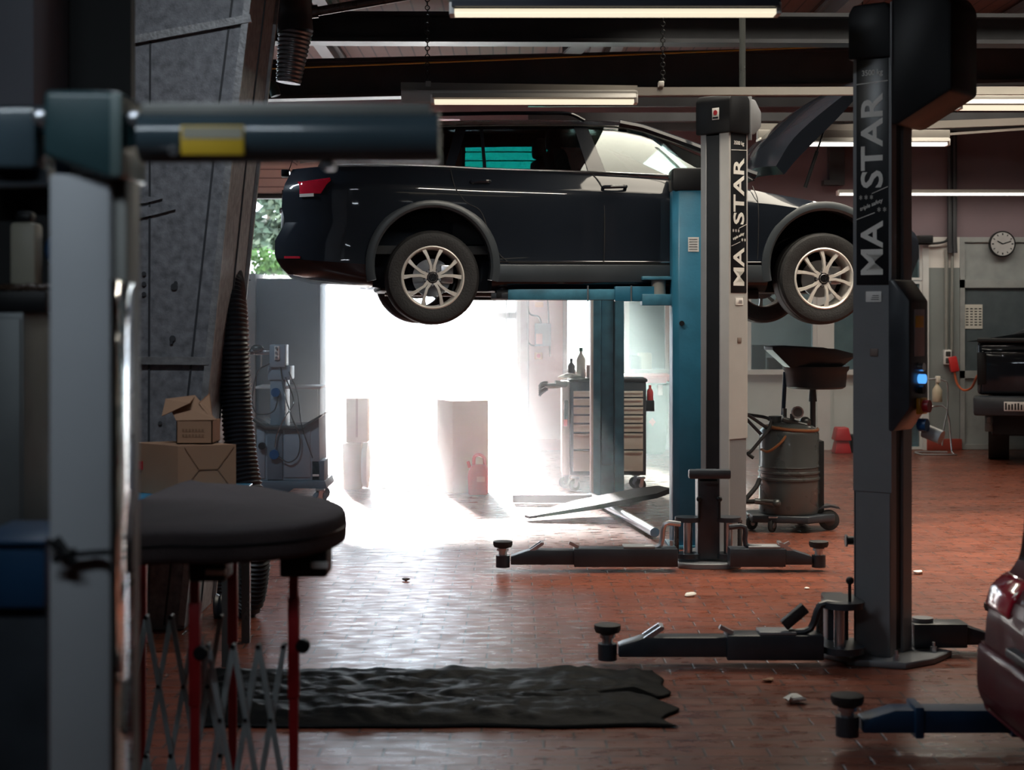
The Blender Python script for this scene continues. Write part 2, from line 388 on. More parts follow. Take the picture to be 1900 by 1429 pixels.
# folding translucent leaves of the big door, pushed to the right hand jamb
tlm = bpy.data.materials.new('milky_door_sheet'); tlm.use_nodes = True; N_, L_ = nodes(tlm); N_.remove(N_['Principled BSDF'])
d_, r_, m_ = N_.new('ShaderNodeBsdfDiffuse'), N_.new('ShaderNodeBsdfTranslucent'), N_.new('ShaderNodeMixShader')
d_.inputs[0].default_value = (.8, .82, .82, 1); r_.inputs[0].default_value = (.75, .80, .82, 1); m_.inputs[0].default_value = .6
L_.new(d_.outputs[0], m_.inputs[1]); L_.new(r_.outputs[0], m_.inputs[2]); L_.new(m_.outputs[0], N_['Material Output'].inputs[0])
for k, (ua, ub, ya, yb) in enumerate(((868, 889, 20.05, 20.5), (891, 915, 20.5, 20.05), (917, 938, 20.05, 20.5), (940, 961, 20.5, 20.05))):
    a, c = Vector((X(ua, ya), ya, 1.5)), Vector((X(ub, yb), yb, 1.5)); up = Vector((0, 0, 1))
    b = MB(); b.bar(a, c, .02, 2.9); dl = struct(b, 'door_%d' % (k+4), tlm)
    b = MB(); dd = (c-a).normalized()*.03
    for e_ in (a, c): b.bar(e_-dd, e_+dd, .05, 2.96)
    for h_ in (-1.45, .1, 1.45): b.bar(a+up*h_, c+up*h_, .05, .07)
    b.build('leaf_frame', 'tank', dl)
# glazed white partition along the back wall
def frame(b, u0, u1, v0, v1, Y=YB, t=.05, d=.09):
    x0, x1, z1, z0 = X(u0, Y), X(u1, Y), Z(v0, Y), Z(v1, Y)
    b.box(x0, x0+t, Y, Y+d, z0, z1); b.box(x1-t, x1, Y, Y+d, z0, z1)
    b.box(x0+t, x1-t, Y, Y+d, z0, z0+t); b.box(x0+t, x1-t, Y, Y+d, z1-t, z1)
n_w = 0
def window(u0, u1, v0, v1, gl='glasswin', t=.05):
    global n_w; n_w += 1
    b = MB(); frame(b, u0, u1, v0, v1, t=t)
    o = struct(b, 'window_%d' % n_w, 'alu')
    MB().box(X(u0, YB)+t, X(u1, YB)-t, YB+.035, YB+.045, Z(v1, YB)+t, Z(v0, YB)-t).build('glass_pane', gl, o)
    return o
def panel(u0, u1, v0, v1, name, mat='panel'):
    b = MB(); b.box(X(u0, YB), X(u1, YB), YB+.03, YB+.1, max(0, Z(v1, YB)), Z(v0, YB))
    frame(b, u0, u1, v0, v1, t=.035, d=.06)
    return struct(b, name, mat)
for (a, c) in ((1045, 1148), (1160, 1242), (1252, 1380), (1386, 1516), (1540, 1680)): window(a, c, 440, 694)
for k, (a, c) in enumerate(((1045, 1155), (1155, 1250), (1250, 1383), (1384, 1517), (1539, 1683))): panel(a, c, 694, 834, 'wall_panel_%d' % (k+1))
b = MB()
for (a, c) in ((1148, 1160), (1242, 1252), (1380, 1386), (1516, 1540), (1680, 1686)): b.box(X(a, YB), X(c, YB), YB-.02, YB+.1, 0, zt)
b.box(X(1045, YB), X(1686, YB), YB-.05, YB+.1, Z(695, YB), Z(686, YB))
struct(b, 'trim_2', 'alu')
# frame beside the pier, grey pier, grey door
window(1686, 1711, 440, 520, t=.03); window(1686, 1711, 522, 834, t=.03)
struct(MB().box(X(1711, YB), X(1722, YB), YB-.04, YB+.1, 0, zt), 'trim_3', 'alu')
b = MB(); b.box(X(1722, YB), X(1780, YB), YB-.01, YB+.2, 0, Z(497, YB)); struct(b, 'wall_pier', 'greywall')
struct(MB().box(X(1722, YB), X(1780, YB), YB-.012, YB+.2, Z(497, YB), Z(440, YB)), 'trim_4', 'whitewall')
struct(MB().box(X(1718, YB), X(1783, YB), YB-.05, YB, 0, Z(814, YB), .006), 'baseboard_pier', 'redskirt')
b = MB(); frame(b, 1781, 1960, 440, 834, t=.06); b.box(X(1781, YB), X(1960, YB), YB, YB+.09, Z(534, YB), Z(519, YB)); b.box(X(1781, YB), X(1960, YB), YB, YB+.09, Z(702, YB), Z(688, YB))
d2 = struct(b, 'door_2', pm('grey_door_frame', (.34, .36, .36), .5))
MB().box(X(1786, YB), X(1955, YB), YB+.03, YB+.07, Z(519, YB), Z(447, YB)).build('upper_panel', pm('grey_door_panel', (.33, .36, .36), .5), d2)
MB().box(X(1786, YB), X(1955, YB), YB+.03, YB+.05, Z(688, YB), Z(534, YB)).build('glass_pane', pm('dark_reflective_pane', (.10, .125, .14), .12, coat=.4), d2)
MB().box(X(1786, YB), X(1955, YB), YB+.03, YB+.07, .05, Z(702, YB)).build('lower_panel', pm('grey_door_panel', (.33, .36, .36), .5), d2)
b = MB(); b.box(X(1960, YB), 8.4, YB, YB+.2, 0, zt); struct(b, 'wall_back_right', 'greywall')
# the office behind the glass
b = MB(); b.box(1.2, 8.4, 23.2, 23.4, 0, 3.4); b.box(8.2, 8.4, YB+.2, 23.4, 0, 3.4); b.box(1.1, 1.2, 21.2, 23.4, 0, 3.4); b.box(1.2, 8.4, YB+.2, 23.4, 3.3, 3.4); b.box(1.2, 8.4, YB+.2, 23.4, -.02, .01)
struct(b, 'wall_office', pm('office_wall', (.40, .44, .45), .8))
# high teal light strip in the back wall, seen through the car
b = MB(); b.box(-.62, .46, YB-.03, YB+.1, 3.31, 3.345); b.box(-.62, .46, YB-.03, YB+.1, 3.645, 3.69); b.box(-.62, -.58, YB-.03, YB+.1, 3.345, 3.645); b.box(.42, .46, YB-.03, YB+.1, 3.345, 3.645)
b.box(-.58, .42, YB, YB+.05, 3.44, 3.455); b.box(-.58, .42, YB, YB+.05, 3.545, 3.56)
wt = struct(b, 'window_high', 'tank'); MB().box(-.58, .42, YB+.06, YB+.066, 3.345, 3.645).build('glass_pane', 'glassteal', wt)
struct(MB().box(-1.1, .9, YB+.2, YB+2.0, 3.86, 3.92), 'sun_shield', 'beamgrey')  # unseen slab added to keep direct sun off the teal pane
# ------------------------------------------------------------------ roof steel
def beam(name, p, q, wd, ht, mat='beam', fl=.03):
    b = MB(); p, q = Vector(p), Vector(q); up = Vector((0,0,1))
    b.bar(p, q, wd*.2, ht); b.bar(p+up*(ht/2), q+up*(ht/2), wd, fl); b.bar(p-up*(ht/2), q-up*(ht/2), wd, fl)
    return struct(b, name, mat)
beam('beam_rafter', P(380, 153, 15.5), P(2400, 108, 15.5), .22, .34)
b = MB(); b.tube([P(440, 130, 15.32), P(900, 112, 15.32), P(1600, 84, 15.32), P(2300, 54, 15.32)], .008, 6); o = tag(b.build('cable', 'yellow'), 'thin yellow cable clipped along the top of the dark roof rafter', 'cable')
beam('beam_rafter_middle', P(300, 52, 12.6), P(2600, 60, 12.6), .22, .2)
beam('beam_rafter_front', P(-400, -70, 8.9), P(3600, -160, 8.9), .3, .4)
for k, (u, v, Y0, Y1) in enumerate(((590, 30, 9., 19.4), (640, 60, 12.6, 15.5), (1110, 90, 12.8, 19.4), (1500, 70, 12.8, 19.4), (1840, 60, 9., 19.4), (-40, 60, 12.8, 19.4), (240, 60, 12.8, 19.4))):
    x = X(u, 15.5); beam('beam_purlin_%d' % k, (x, Y0, 4.27), (x, Y1, 4.27), .12, .16, 'beamgrey')
b = MB(); p, q = P(1062, 95, 14.8), P(1130, 30, 13.0)
b.bar(p, q, .16, .05); b.bar(p+Vector((-.08,0,.03)), q+Vector((-.08,0,.03)), .02, .1); b.bar(p+Vector((.08,0,.03)), q+Vector((.08,0,.03)), .02, .1); struct(b, 'beam_brace', 'beam')
for k, (ya, v) in enumerate(((16.6, 186), (17.6, 214), (18.6, 232))):
    zc = Z(v, ya); b = MB(); b.box(X(980, ya), 8.3, ya, ya+.08, zc-.06, zc+.03)
    struct(b, 'beam_runner_%d' % k, 'beam')
# posts and pipes on the mauve upper wall
b = MB(); x = X(1549, YB); b.box(x-.09, x+.09, YB-.14, YB, Z(345, YB), 4.1); b.box(x-.16, x+.04, YB-.16, YB, Z(345, YB), Z(336, YB)); struct(b, 'pillar_back_wall', 'beam')
b = MB()
for u in (1762, 1771): b.tube([(X(u, YB-.08), YB-.08, 4.2), (X(u, YB-.08), YB-.08, Z(445, YB)), (X(u+1, YB-.08), YB-.08, Z(470, YB))], .03, 8, 1)
b.build('pipe', 'beam'); tag(bpy.data.objects['pipe'], 'pair of dark vertical pipes on the upper back wall above the grey pier', 'pipe')
# ------------------------------------------------------------------ big tapered steel roof column on the left
YC, YC2 = 8.5, 9.32
def edge(v): return 465-.113*v if v < 300 else 430-(v-300)*.1023
poly = [(X(120, YC), 0)]
for v in (1168, 740, 300, 0, -60): poly.append((X(edge(v), YC), max(0, Z(v, YC))))
poly.append((X(120, YC), Z(-60, YC)))
b = MB(); b.prism(poly, 'y', YC, YC2)
col = struct(b, 'pillar_left', 'steel')
def cp(u, v, d=.0): return P(u, v, YC-d)
b = MB()
for v0, v1 in ((1160, 740), (740, 300), (300, 0), (0, -60)):
    b.bar(cp(edge(v0)-5, v0, .012), cp(edge(v1)-5, v1, .012), .035, .03, up=(0,1,0))
    b.bar(cp(edge(v0)+0, v0)+Vector((.004,.80,0)), cp(edge(v1)+0, v1)+Vector((.004,.80,0)), .03, .03, up=(0,1,0))
b.build('edge_flange', 'steeledge', col)
b = MB()
for v0, v1 in ((1160, 740), (740, 300), (300, 0), (0, -60)):
    b.bar(cp(edge(v0)-37, v0), cp(edge(v1)-34, v1), .010, .012, up=(0,1,0))
    b.bar(cp(edge(v0), v0)+Vector((.002,.42,0)), cp(edge(v1), v1)+Vector((.002,.42,0)), .012, .012, up=(0,1,0))
b.bar(cp(275, 1160), cp(279, 72), .010, .012, up=(0,1,0))
b.bar(cp(247, 1160), cp(247, -60), .012, .012, up=(0,1,0))
b.build('seam', 'beam', col)
b = MB(); b.bar(cp(150, 668, .02), cp(388, 670, .02), .04, .022, up=(0,1,0)); b.bar(cp(150, 92, .02), cp(466, 34, .02), .04, .03, up=(0,1,0)); b.build('stiffener', 'steeledge', col)
b = MB()
for (u, v, r) in ((267, 508, .012), (267, 527, .012), (267, 546, .012), (323, 532, .018), (320, 628, .016), (326, 525, .010), (318, 636, .009), (297, 785, .01)): b.cyl(cp(u, v, -.01), cp(u, v, .012), r, n=10)
b.build('bolt', 'beam', col)
b = MB()
for (v0, v1, u1) in ((364, 372, 302), (384, 404, 326)):
    a = [cp(232, v0), cp(u1-26, v0+1), cp(u1, v0+5), cp(u1-30, v0+13), cp(232, v1+8)]
    A = [b.bm.verts.new(p) for p in a]; B = [b.bm.verts.new(p-Vector((0,.02,0))) for p in a]
    b.bm.faces.new(A); b.bm.faces.new(list(reversed(B)))
    for i in range(5): b.bm.faces.new([A[i], A[(i+1)%5], B[(i+1)%5], B[i]])
b.build('gusset', 'steel', col)
# dark partition behind the left machine
struct(MB().box(X(58, 5.3), X(243, 5.3), 5.3, 5.36, 0, CZ), 'wall_partition', 'darkpanel')
struct(MB().box(-2.6, X(60, 5.3), 5.36, 5.5, 0, CZ), 'wall_partition_left', 'darkpanel')
b = MB(); b.tube([P(80, -60, 5.1), P(80, 190, 5.1)], .009, 8, 1); tag(b.build('conduit', 'alu'), 'thin pale vertical conduit on the dark partition at far left', 'pipe')
# ================================================================== OUTDOORS
def leaves(b, c, r, n, s, sq=(1,1,1)):
    for _ in range(n):
        d = Vector((random.gauss(0,1), random.gauss(0,1), random.gauss(0,1))).normalized()*(r*random.uniform(.45, 1))
        p = Vector(c)+Vector((d.x*sq[0], d.y*sq[1], d.z*sq[2]))
        a = Vector((random.gauss(0,1), random.gauss(0,1), random.gauss(0,1))).normalized(); e = a.orthogonal().normalized()
        q = s*random.uniform(.6, 1.3)
        b.face([p-a*q*.3, p+e*q*.5, p+a*q*.9, p-e*q*.5])
def tree(name, label, u, v_top, v_bot, Y, wd, cat='tree', mat='leaf', n=5200, s=.17):
    z1, z0 = Z(v_top, Y), Z(v_bot, Y)
    t = thing(name, label, cat, (X(u, Y), Y, 0))
    b = MB()
    for k in range(12): leaves(b, (X(u, Y)+random.uniform(-.5, .5)*wd, Y+random.uniform(-.4, .4)*wd, z0+(z1-z0)*(k+.5)/12), (z1-z0)*.30, n//12, s, (wd/(z1-z0)*.9, .7, .8))
    b.build('foliage', mat, t, flat=True)
    b = MB(); b.tube([(X(u, Y), Y, 0), (X(u, Y)+.05, Y, z0+.3), (X(u, Y)-.06, Y, (z0+z1)/2)], .12, 8, 3, rf=lambda f: .14-.07*f); b.build('trunk', 'bark', t)
tree('birch_tree', 'pale green birch tree beyond the yard wall left of the raised car', 500, 310, 455, 38., 2.4)
tree('shrub', 'small bright green bush against the white yard wall', 510, 470, 545, 27., .9, 'bush', 'leafd', 900, .09)
tag(MB().box(-14, -2.2, 28.2, 28.5, -.02, Z(466, 28.2), .01).build('yard_wall', 'whitewall'), 'long white rendered wall closing the yard behind the bush', 'wall')
# white van parked in the yard
YV = 22.6
t = thing('delivery_van', 'white van parked outside the bright doorway', 'van', (X(640, YV), YV, 0))
zr = Z(536, YV); 
prof = [(X(420, YV), .35), (X(420, YV), zr), (X(655, YV), zr), (X(676, YV), zr-.10), (X(700, YV), Z(605, YV)), (X(712, YV), Z(622, YV)), (X(775, YV), Z(650, YV)), (X(798, YV), Z(690, YV)), (X(802, YV), .45), (X(795, YV), .35)]
b = MB(); b.prism(prof, 'y', YV, YV+1.9, .05, 2); b.build('body', 'vanpaint', t)
b = MB(); wp = [(X(665, YV), Z(560, YV)), (X(684, YV), Z(560, YV)), (X(692, YV), Z(600, YV)), (X(662, YV), Z(602, YV))]; b.prism(wp, 'y', YV-.012, YV+.01); b.build('side_window', pm('van_window', (.012, .016, .018), .4, spec=.1), t)
b = MB(); b.prism([(X(660, YV), Z(557, YV)), (X(686, YV), Z(557, YV)), (X(697, YV), Z(606, YV)), (X(658, YV), Z(606, YV))], 'y', YV-.008, YV+.01); b.build('window_seal', 'alu', t)
b = MB(); b.box(X(702, YV), X(712, YV), YV-.2, YV-.05, Z(615, YV), Z(596, YV), .02); b.build('mirror', 'alu', t)
b = MB(); b.box(X(700, YV), X(806, YV), YV-.02, YV+1.95, .32, .52, .03); b.build('bumper', 'cladding', t)
for wx in (X(752, YV), X(452, YV)):
    b = MB(); b.cyl((wx, YV-.03, .31), (wx, YV+.2, .31), .33, n=28); wo = b.build('wheel', 'rubber', t)
    b = MB(); b.cyl((wx, YV-.045, .31), (wx, YV-.02, .31), .2, n=24); b.build('hub_cap', 'rim', wo)

# scattering volume added inside the doorway to imitate lens glare
hm = bpy.data.materials.new('glare_volume'); hm.use_nodes = True; hn, hl = nodes(hm); hn.remove(hn['Principled BSDF'])
hv = hn.new('ShaderNodeVolumeScatter'); hv.inputs['Color'].default_value = (.95, .97, 1, 1); hv.inputs['Density'].default_value = .056; hv.inputs['Anisotropy'].default_value = .6
hl.new(hv.outputs[0], hn['Material Output'].inputs['Volume'])
hz = MB().box(-3.6, 2.6, 11.9, 19.5, .01, 2.05).build('doorway_glare', hm)
tag(hz, 'added haze volume inside the doorway imitating lens glare', 'haze', kind='stuff')
# ================================================================== FLUORESCENT LIGHTS
def lamp(name, label, u0, u1, v, Y, h_px, body='fixture', hot=False, group=None):
    x0, x1 = X(u0, Y), X(u1, Y); z = Z(v, Y); h = h_px/FPX*Y
    t = thing(name, label, 'light', ((x0+x1)/2, Y, z), group=group)
    b = MB(); b.prism([(Y-.05, z+.02), (Y+.05, z+.02), (Y+.05, z+h), (Y-.05, z+h)], 'x', x0, x1, .006)
    b.prism([(Y-.085, z+.026), (Y+.085, z+.026), (Y+.05, z+.06), (Y-.05, z+.06)], 'x', x0+.01, x1-.01, .003); b.build('housing', body, t)
    b = MB(); b.prism([(Y-.05, z+.004), (Y-.046, z+.024), (Y+.046, z+.024), (Y+.05, z+.004)], 'x', x0+.02, x1-.02); b.prism([(Y-.05, z-.002), (Y+.05, z-.002), (Y+.05, z+.0035), (Y-.05, z+.0035)], 'x', x0+.02, x1-.02); b.build('diffuser', 'tubehot' if hot else 'tube', t)
    b = MB()
    for x in (x0+.01, x1-.01): b.box(x-.012, x+.012, Y-.055, Y+.055, z-.004, z+.05, .003)
    b.build('end_cap', 'white', t)
    return t
lamp('ceiling_light', 'near dark-bodied fluorescent ceiling light at the top edge of the photo', 835, 1446, 28, 7.5, 52, 'fixdark')
lamp('ceiling_light', 'fluorescent light hanging under the pale trunking above the raised car', 800, 1182, 192, 10.4, 22)
lamp('ceiling_light', 'fluorescent light right of the near lift post motor housing', 1776, 2160, 203, 10.45, 24)
lamp('ceiling_light', 'fluorescent light seen under the open bonnet, between the two lift posts', 1405, 1760, 270, 13.2, 28, hot=True)
lamp('ceiling_light', 'farthest fluorescent light, a thin bright line along the mauve back wall', 1553, 2050, 362, 18.9, 8, hot=True)
for lb, xa, xb, Yl, zl, en, colr in (('above the grey column machine', -1.9, -.5, 1.9, 2.9, 13., (.78, .90, 1.)), ('added for fill in front of the steel column', -2.2, -.7, 5.9, 4.0, 40., (.84, .92, 1.)), ('added for fill behind the steel column', -3.6, -2.4, 11.6, 3.4, 45., (.75, .88, 1.)), ('added for fill in front of the nearest lift post', .3, 1.8, 3.6, 3.0, 4., (.84, .92, 1.))):  # first lamp follows the machine column's light; other three are added fill
    u_ = lambda x: 950+x/Yl*FPX
    lamp('ceiling_light', 'fluorescent ceiling light '+lb+(', above the photo' if Yl < 9 else ', hidden from view'), u_(xa), u_(xb), HZ-(zl-EYE)/Yl*FPX, Yl, .12/Yl*FPX)
    light('fluorescent_glow', 'AREA', ((xa+xb)/2, Yl, zl-.02), en, colr, (.6 if Yl < 3 else 0, 0, 0), (xb-xa-.1, .1))
for u0_, u1_, v_, Y_, en in ((800, 1182, 192, 10.4, 22.), (1405, 1760, 270, 13.2, 45.), (1553, 2050, 362, 18.9, 10.)):
    light('fluorescent_glow', 'AREA', (X((u0_+u1_)/2, Y_), Y_, Z(v_, Y_)-.01), en, (1., .93, .80), (0, 0, 0), (X(u1_, Y_)-X(u0_, Y_)-.1, .09))
YT = 10.4
t = thing('light_trunking', 'long pale lighting trunking rail hung on chains above the raised car', 'rail', (X(1300, YT), YT, Z(165, YT)))
b = MB(); b.bar(P(744, 160, YT+.14), P(1182, 166, YT+.14), .05, .045); b.bar(P(1182, 170, YT+.14), P(2300, 168, YT+.14), .05, .05); b.box(X(744, YT), X(1180, YT), YT+.02, YT+.17, Z(188, YT), Z(166, YT), .004); b.build('rail', 'fixture', t)
b = MB()
for u in (1230, 793):
    z = Z(150, YT); k = 0
    while z < CZ-.02:
        b.torus((X(u, YT+.14), YT+.14, z+.02), (1, 0, 0) if k % 2 else (0, 1, 0), .014, .0035, 10, 5); z += .026; k += 1
b.build('chain', 'black', t)
b = MB()
for u in (1230, 793): b.box(X(u-5, YT), X(u+5, YT), YT+.1, YT+.18, Z(156, YT), Z(146, YT), .004)
b.build('chain_bracket', 'white', t)
YU = 13.6
t = thing('light_trunking', 'slanting pale trunking rail right of the near lift post', 'rail', P(1790, 240, YU))
b = MB(); b.bar(P(1560, 238, YU), P(2000, 222, YU), .05, .06); b.bar(P(1400, 236, YU), P(1560, 238, YU), .05, .06); b.build('rail', 'fixture', t)
b = MB(); b.box(X(1697, YU), X(1711, YU), YU-.04, YU+.04, Z(265, YU), Z(250, YU), .004); b.bar(P(1705, 253, YU), P(2000, 232, YU), .02, .02); b.build('cable_drop', 'fixture', t)
b = MB(); b.cyl(P(1600, 230, YU), (X(1600, YU), YU, CZ), .006, n=6); b.cyl(P(1980, 222, YU), (X(1980, YU), YU, CZ), .006, n=6); b.build('hanger', 'black', t)
# hanging exhaust duct at the top left
YD = 9.6
t = thing('spiral_duct', 'dark spiral metal exhaust duct hanging from the roof near the left column', 'duct', P(540, 150, YD))
b = MB()
pts = [P(548, 60, YD), P(545, 10, YD), P(550, -80, YD-.1), P(560, -150, YD-.2)]
b.tube(pts, .105, 24, 5); b.build('duct_pipe', 'beam', t)
b = MB(); n = 90; r0 = []
for i in range(n+1):
    f = i/n; p = P(548-13*f, 58+96*f, YD); r = (.100-.028*f)*(1+.035*math.sin(f*2*PI*12)); r0.append(b.ring(p, P(535, 154, YD)-P(548, 58, YD), r, 20, (0,1,0)))
b.skin(r0); b.build('flexible_end', pm('dark_spiral_metal', (.22, .22, .23), .3, metal=.8), t)
b = MB(); b.bar(P(480, 40, YD), P(520, 36, YD), .05, .05, bev=.01); b.bar(P(498, 55, YD), P(500, 25, YD), .03, .03); b.build('clamp', 'zinc', t)
b = MB(); b.tube([P(460, 155, 11.), P(488, 155, 11.), P(505, 160, 11.), P(512, 178, 11.)], .035, 12, 4); b.cyl(P(478, 153, 11.), (X(478, 11.), 11., CZ), .008, n=8)
tag(b.build('pipe_bend', pm('dark_teal_pipe', (.05, .11, .11), .3)), 'short dark teal pipe bend behind the left steel column', 'pipe')
b = MB(); b.cyl(P(585, 22, 12.1), P(760, -8, 12.1), .035, n=14); b.cyl(P(560, 24, 12.1), P(590, 21, 12.1), .05, n=14)
tag(b.build('air_pipe', 'tank'), 'grey pipe slanting up along the dark roof at upper left', 'pipe')
# ================================================================== HOSES ON THE COLUMN
def corrugated(b, pts, r, pitch, amp, n=18):
    pts = spline([Vector(p) for p in pts], 12); L = [0]
    for a, c in zip(pts, pts[1:]): L.append(L[-1]+(c-a).length)
    tot = L[-1]; m = int(tot/pitch*4); rings = []; ref = Vector((0,1,0)); j = 0
    for i in range(m+1):
        d = tot*i/m
        while j < len(L)-2 and L[j+1] < d: j += 1
        f = (d-L[j])/max(1e-6, L[j+1]-L[j]); p = pts[j].lerp(pts[j+1], f); t = (pts[j+1]-pts[j]).normalized()
        u = (ref-t*ref.dot(t)).normalized(); ref = u; v = t.cross(u); rr = r+amp*(1, 0, -1, 0)[i % 4]
        rings.append([b.bm.verts.new(p+u*(rr*math.cos(2*PI*k/n))+v*(rr*math.sin(2*PI*k/n))) for k in range(n)])
    b.skin(rings)
YH = 8.9
b = MB(); corrugated(b, [P(420, 505, YH+.3), P(426, 540, YH+.1), P(433, 620, YH), P(438, 740, YH), P(448, 850, YH-.05), P(462, 930, YH-.1), P(472, 1010, YH-.1), P(468, 1080, YH-.05), P(452, 1125, YH), P(400, 1132, YH)], .082, .024, .0055, 20)
tag(b.build('exhaust_hose', 'hose'), 'thick black corrugated exhaust hose hanging beside the left steel column', 'hose')
b = MB(); corrugated(b, [P(405, 600, 9.5), P(401, 660, 9.5), P(398, 740, 9.5), P(400, 830, 9.5), P(408, 960, 9.5), (X(410, 9.5), 9.5, .0)], .05, .02, .004, 14)
tag(b.build('air_hose', 'hose'), 'thinner dark hose half hidden behind the thick corrugated exhaust hose', 'hose')
b = MB(); b.torus(P(418, 512, YH+.15), (.1, 1, .2), .045, .006, 20, 6); tag(b.build('hose_ring', 'zinc'), 'thin wire ring at the top of the exhaust hose', 'ring')
# ================================================================== LIFT POSTS (two grey ones alike)
def lift_post(name, label, x, y, rz, box=False):
    t = thing(name, label, 'lift post', (x, y, 0), rz, local=True)
    b = MB(); H = 2.88
    b.prism([(-.09, -.125), (.09, -.125), (.09, -.055), (.075, -.055), (.075, .02), (.09, .02), (.09, .125), (-.09, .125), (-.09, .075), (.02, .075), (.02, -.035), (-.09, -.035)], 'z', .02, H, .004, 1)
    b.build('column', 'liftgrey', t, local=True)
    b = MB(); b.box(-.088, -.02, -.033, .073, .05, H-.05); b.build('channel_cover', 'black', t, local=True)
    b = MB(); b.box(.074, .079, -.05, .015, .05, H-.1); b.build('back_channel', 'black', t, local=True)
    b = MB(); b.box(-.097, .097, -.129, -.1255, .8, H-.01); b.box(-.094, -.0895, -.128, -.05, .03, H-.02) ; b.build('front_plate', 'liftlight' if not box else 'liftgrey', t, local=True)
    lp = MB().box(-.079, .083, -.132, -.129, 1.775, 2.845, .002).build('name_panel', 'labelblk', t, local=True)
    up = lambda x0, z0: (lambda a, h, o: (x0-h, -.1325-o, z0+a))
    fl = lambda x0, z0: (lambda a, h, o: (x0+a, -.1325-o, z0+h))
    b = text_mb('MA', .255, .112, up(.056, 1.822), .02); c = text_mb('STAR', .445, .112, up(.056, 2.232), .02)
    for q in (c, text_mb('3500 kg', .105, .034, fl(-.05, 2.755), .01), text_mb('* * *', .07, .022, fl(-.064, 2.178)), text_mb('triple safety', .115, .026, lambda a, h, o: (-.060+a, -.1325-o, 2.118+h+a*.35), .01), text_mb('* *', .045, .022, fl(.028, 2.118))):
        me = bpy.data.meshes.new('tmp'); q.bm.to_mesh(me); b.bm.from_mesh(me); q.bm.free(); bpy.data.meshes.remove(me)
    b.bar((-.077, -.1335, 2.725), (.081, -.1335, 2.732), .001, .004); b.bar((.0, -.1335, 2.205), (.081, -.1335, 2.235), .001, .003); b.bar((-.077, -.1335, 2.085), (.015, -.1335, 2.115), .001, .003)
    b.build('lettering', 'letter', lp, local=True)
    b = MB(); b.box(-.032, .048, -.132, -.129, 1.695, 1.745, .004); s = b.build('sticker', 'white', t, local=True)
    b = MB()
    for k in range(3): b.box(-.005+.004*k, .035, -.1328, -.132, 1.705+.009*k, 1.708+.009*k)
    b.build('print', 'black', s, local=True)
    b = MB(); b.box(-.01, .03, -.132, -.129, 1.44, 1.475, .003); b.build('small_sticker', pm('brown_sticker', (.22, .17, .15), .5), t, local=True)
    # top cap and motor housing
    b = MB(); b.prism([(-.115, 2.84), (.10, 2.84), (.10, 3.07), (.075, 3.10), (-.09, 3.10), (-.115, 3.06)], 'y', -.15, .15, .012)
    b.build('top_cap', 'black', t, local=True)
    b = MB(); b.box(.10, .112, -.155, .155, 2.80, 3.095, .003); b.build('cap_rim', 'liftgrey', t, local=True)
    lg = MB().box(-.118, -.1145, -.06, .0, 2.93, 3.01, .002).build('maker_badge', 'white', t, local=True)
    b = MB(); b.cyl((-.1185, -.03, 2.978), (-.120, -.03, 2.978), .017, n=18); b.build('badge_dot', 'red', lg, local=True)
    b = MB(); b.box(-.120, -.1182, -.053, -.007, 2.938, 2.95); b.build('badge_print', 'black', lg, local=True)
    b = MB()
    if box: b.prism([(.10, 3.12), (.36, 3.12), (.40, 3.06), (.40, 2.66), (.14, 2.52), (.10, 2.52)], 'y', -.15, .17, .02)
    else: b.prism([(.11, 3.08), (.17, 3.08), (.235, 3.00), (.235, 2.90), (.16, 2.84), (.11, 2.84)], 'y', -.14, .15, .012)
    b.build('motor_housing', 'black' if box else 'liftgrey', t, local=True)
    if not box:
        b = MB(); b.box(.09, .17, -.07, .07, 2.56, 2.84, .01); b.build('motor', 'liftdark', t, local=True)
    b = MB(); b.cyl((.20, .0, 2.98), (.20, .0, CZ-.01), .022, n=12); b.build('cable_conduit', 'tank', t, local=True)
    b = MB(); pl = [(-.22, -.2), (-.02, -.27), (.2, -.2), (.26, -.02), (.26, .2), (.0, .26), (-.22, .2)]; b.prism(pl, 'z', 0, .03, .004, 1); b.build('base_plate', 'liftgrey', t, local=True)
    for (px, py) in ((-.16, -.17), (.14, -.17), (.2, .12), (-.15, .18)):
        b = MB(); b.cyl((px, py, .03), (px, py, .055), .016, n=6); b.cyl((px, py, .03), (px, py, .075), .008, n=8); b.build('anchor_bolt', 'zinc', t, local=True)
    if box:
        b = MB(); b.prism([(.092, 1.80), (.125, 1.80), (.20, 1.70), (.20, 1.20), (.12, 1.09), (.092, 1.09)], 'y', -.16, .06, .012); cb = b.build('control_box', 'liftdark', t, local=True)
        MB().box(.200, .2025, -.11, .01, 1.44, 1.66, .002).build('instruction_label', pm('grey_print', (.42, .44, .46), .5), cb, local=True)
        MB().box(.2025, .2045, -.10, -.005, 1.575, 1.63, .001).build('warning_label', 'yellowlab', cb, local=True)
        MB().cyl((.2, -.05, 1.39), (.225, -.05, 1.39), .02, n=14).build('button', 'zinc', cb, local=True)
        MB().cyl((.2, -.05, 1.335), (.23, -.05, 1.335), .022, n=16).build('button', 'bluebtn', cb, local=True)
        MB().cyl((.2, -.05, 1.285), (.225, -.05, 1.285), .02, n=14).build('button', 'black', cb, local=True)
        MB().box(.2, .222, -.09, .0, 1.17, 1.245, .006).build('main_switch', pm('yellow_switch', (.75, .36, .02), .4), cb, local=True)
        MB().cyl((.222, -.045, 1.208), (.25, -.045, 1.208), .03, n=14).build('switch_knob', 'red', cb, local=True)
        MB().cyl((.2, -.05, 1.12), (.24, -.05, 1.12), .03, n=16).build('plug', 'bluepl', cb, local=True)
        MB().cyl((.2, .01, 1.09), (.285, .01, 1.06), .034, n=16).build('socket', 'alu', cb, local=True)
    return t
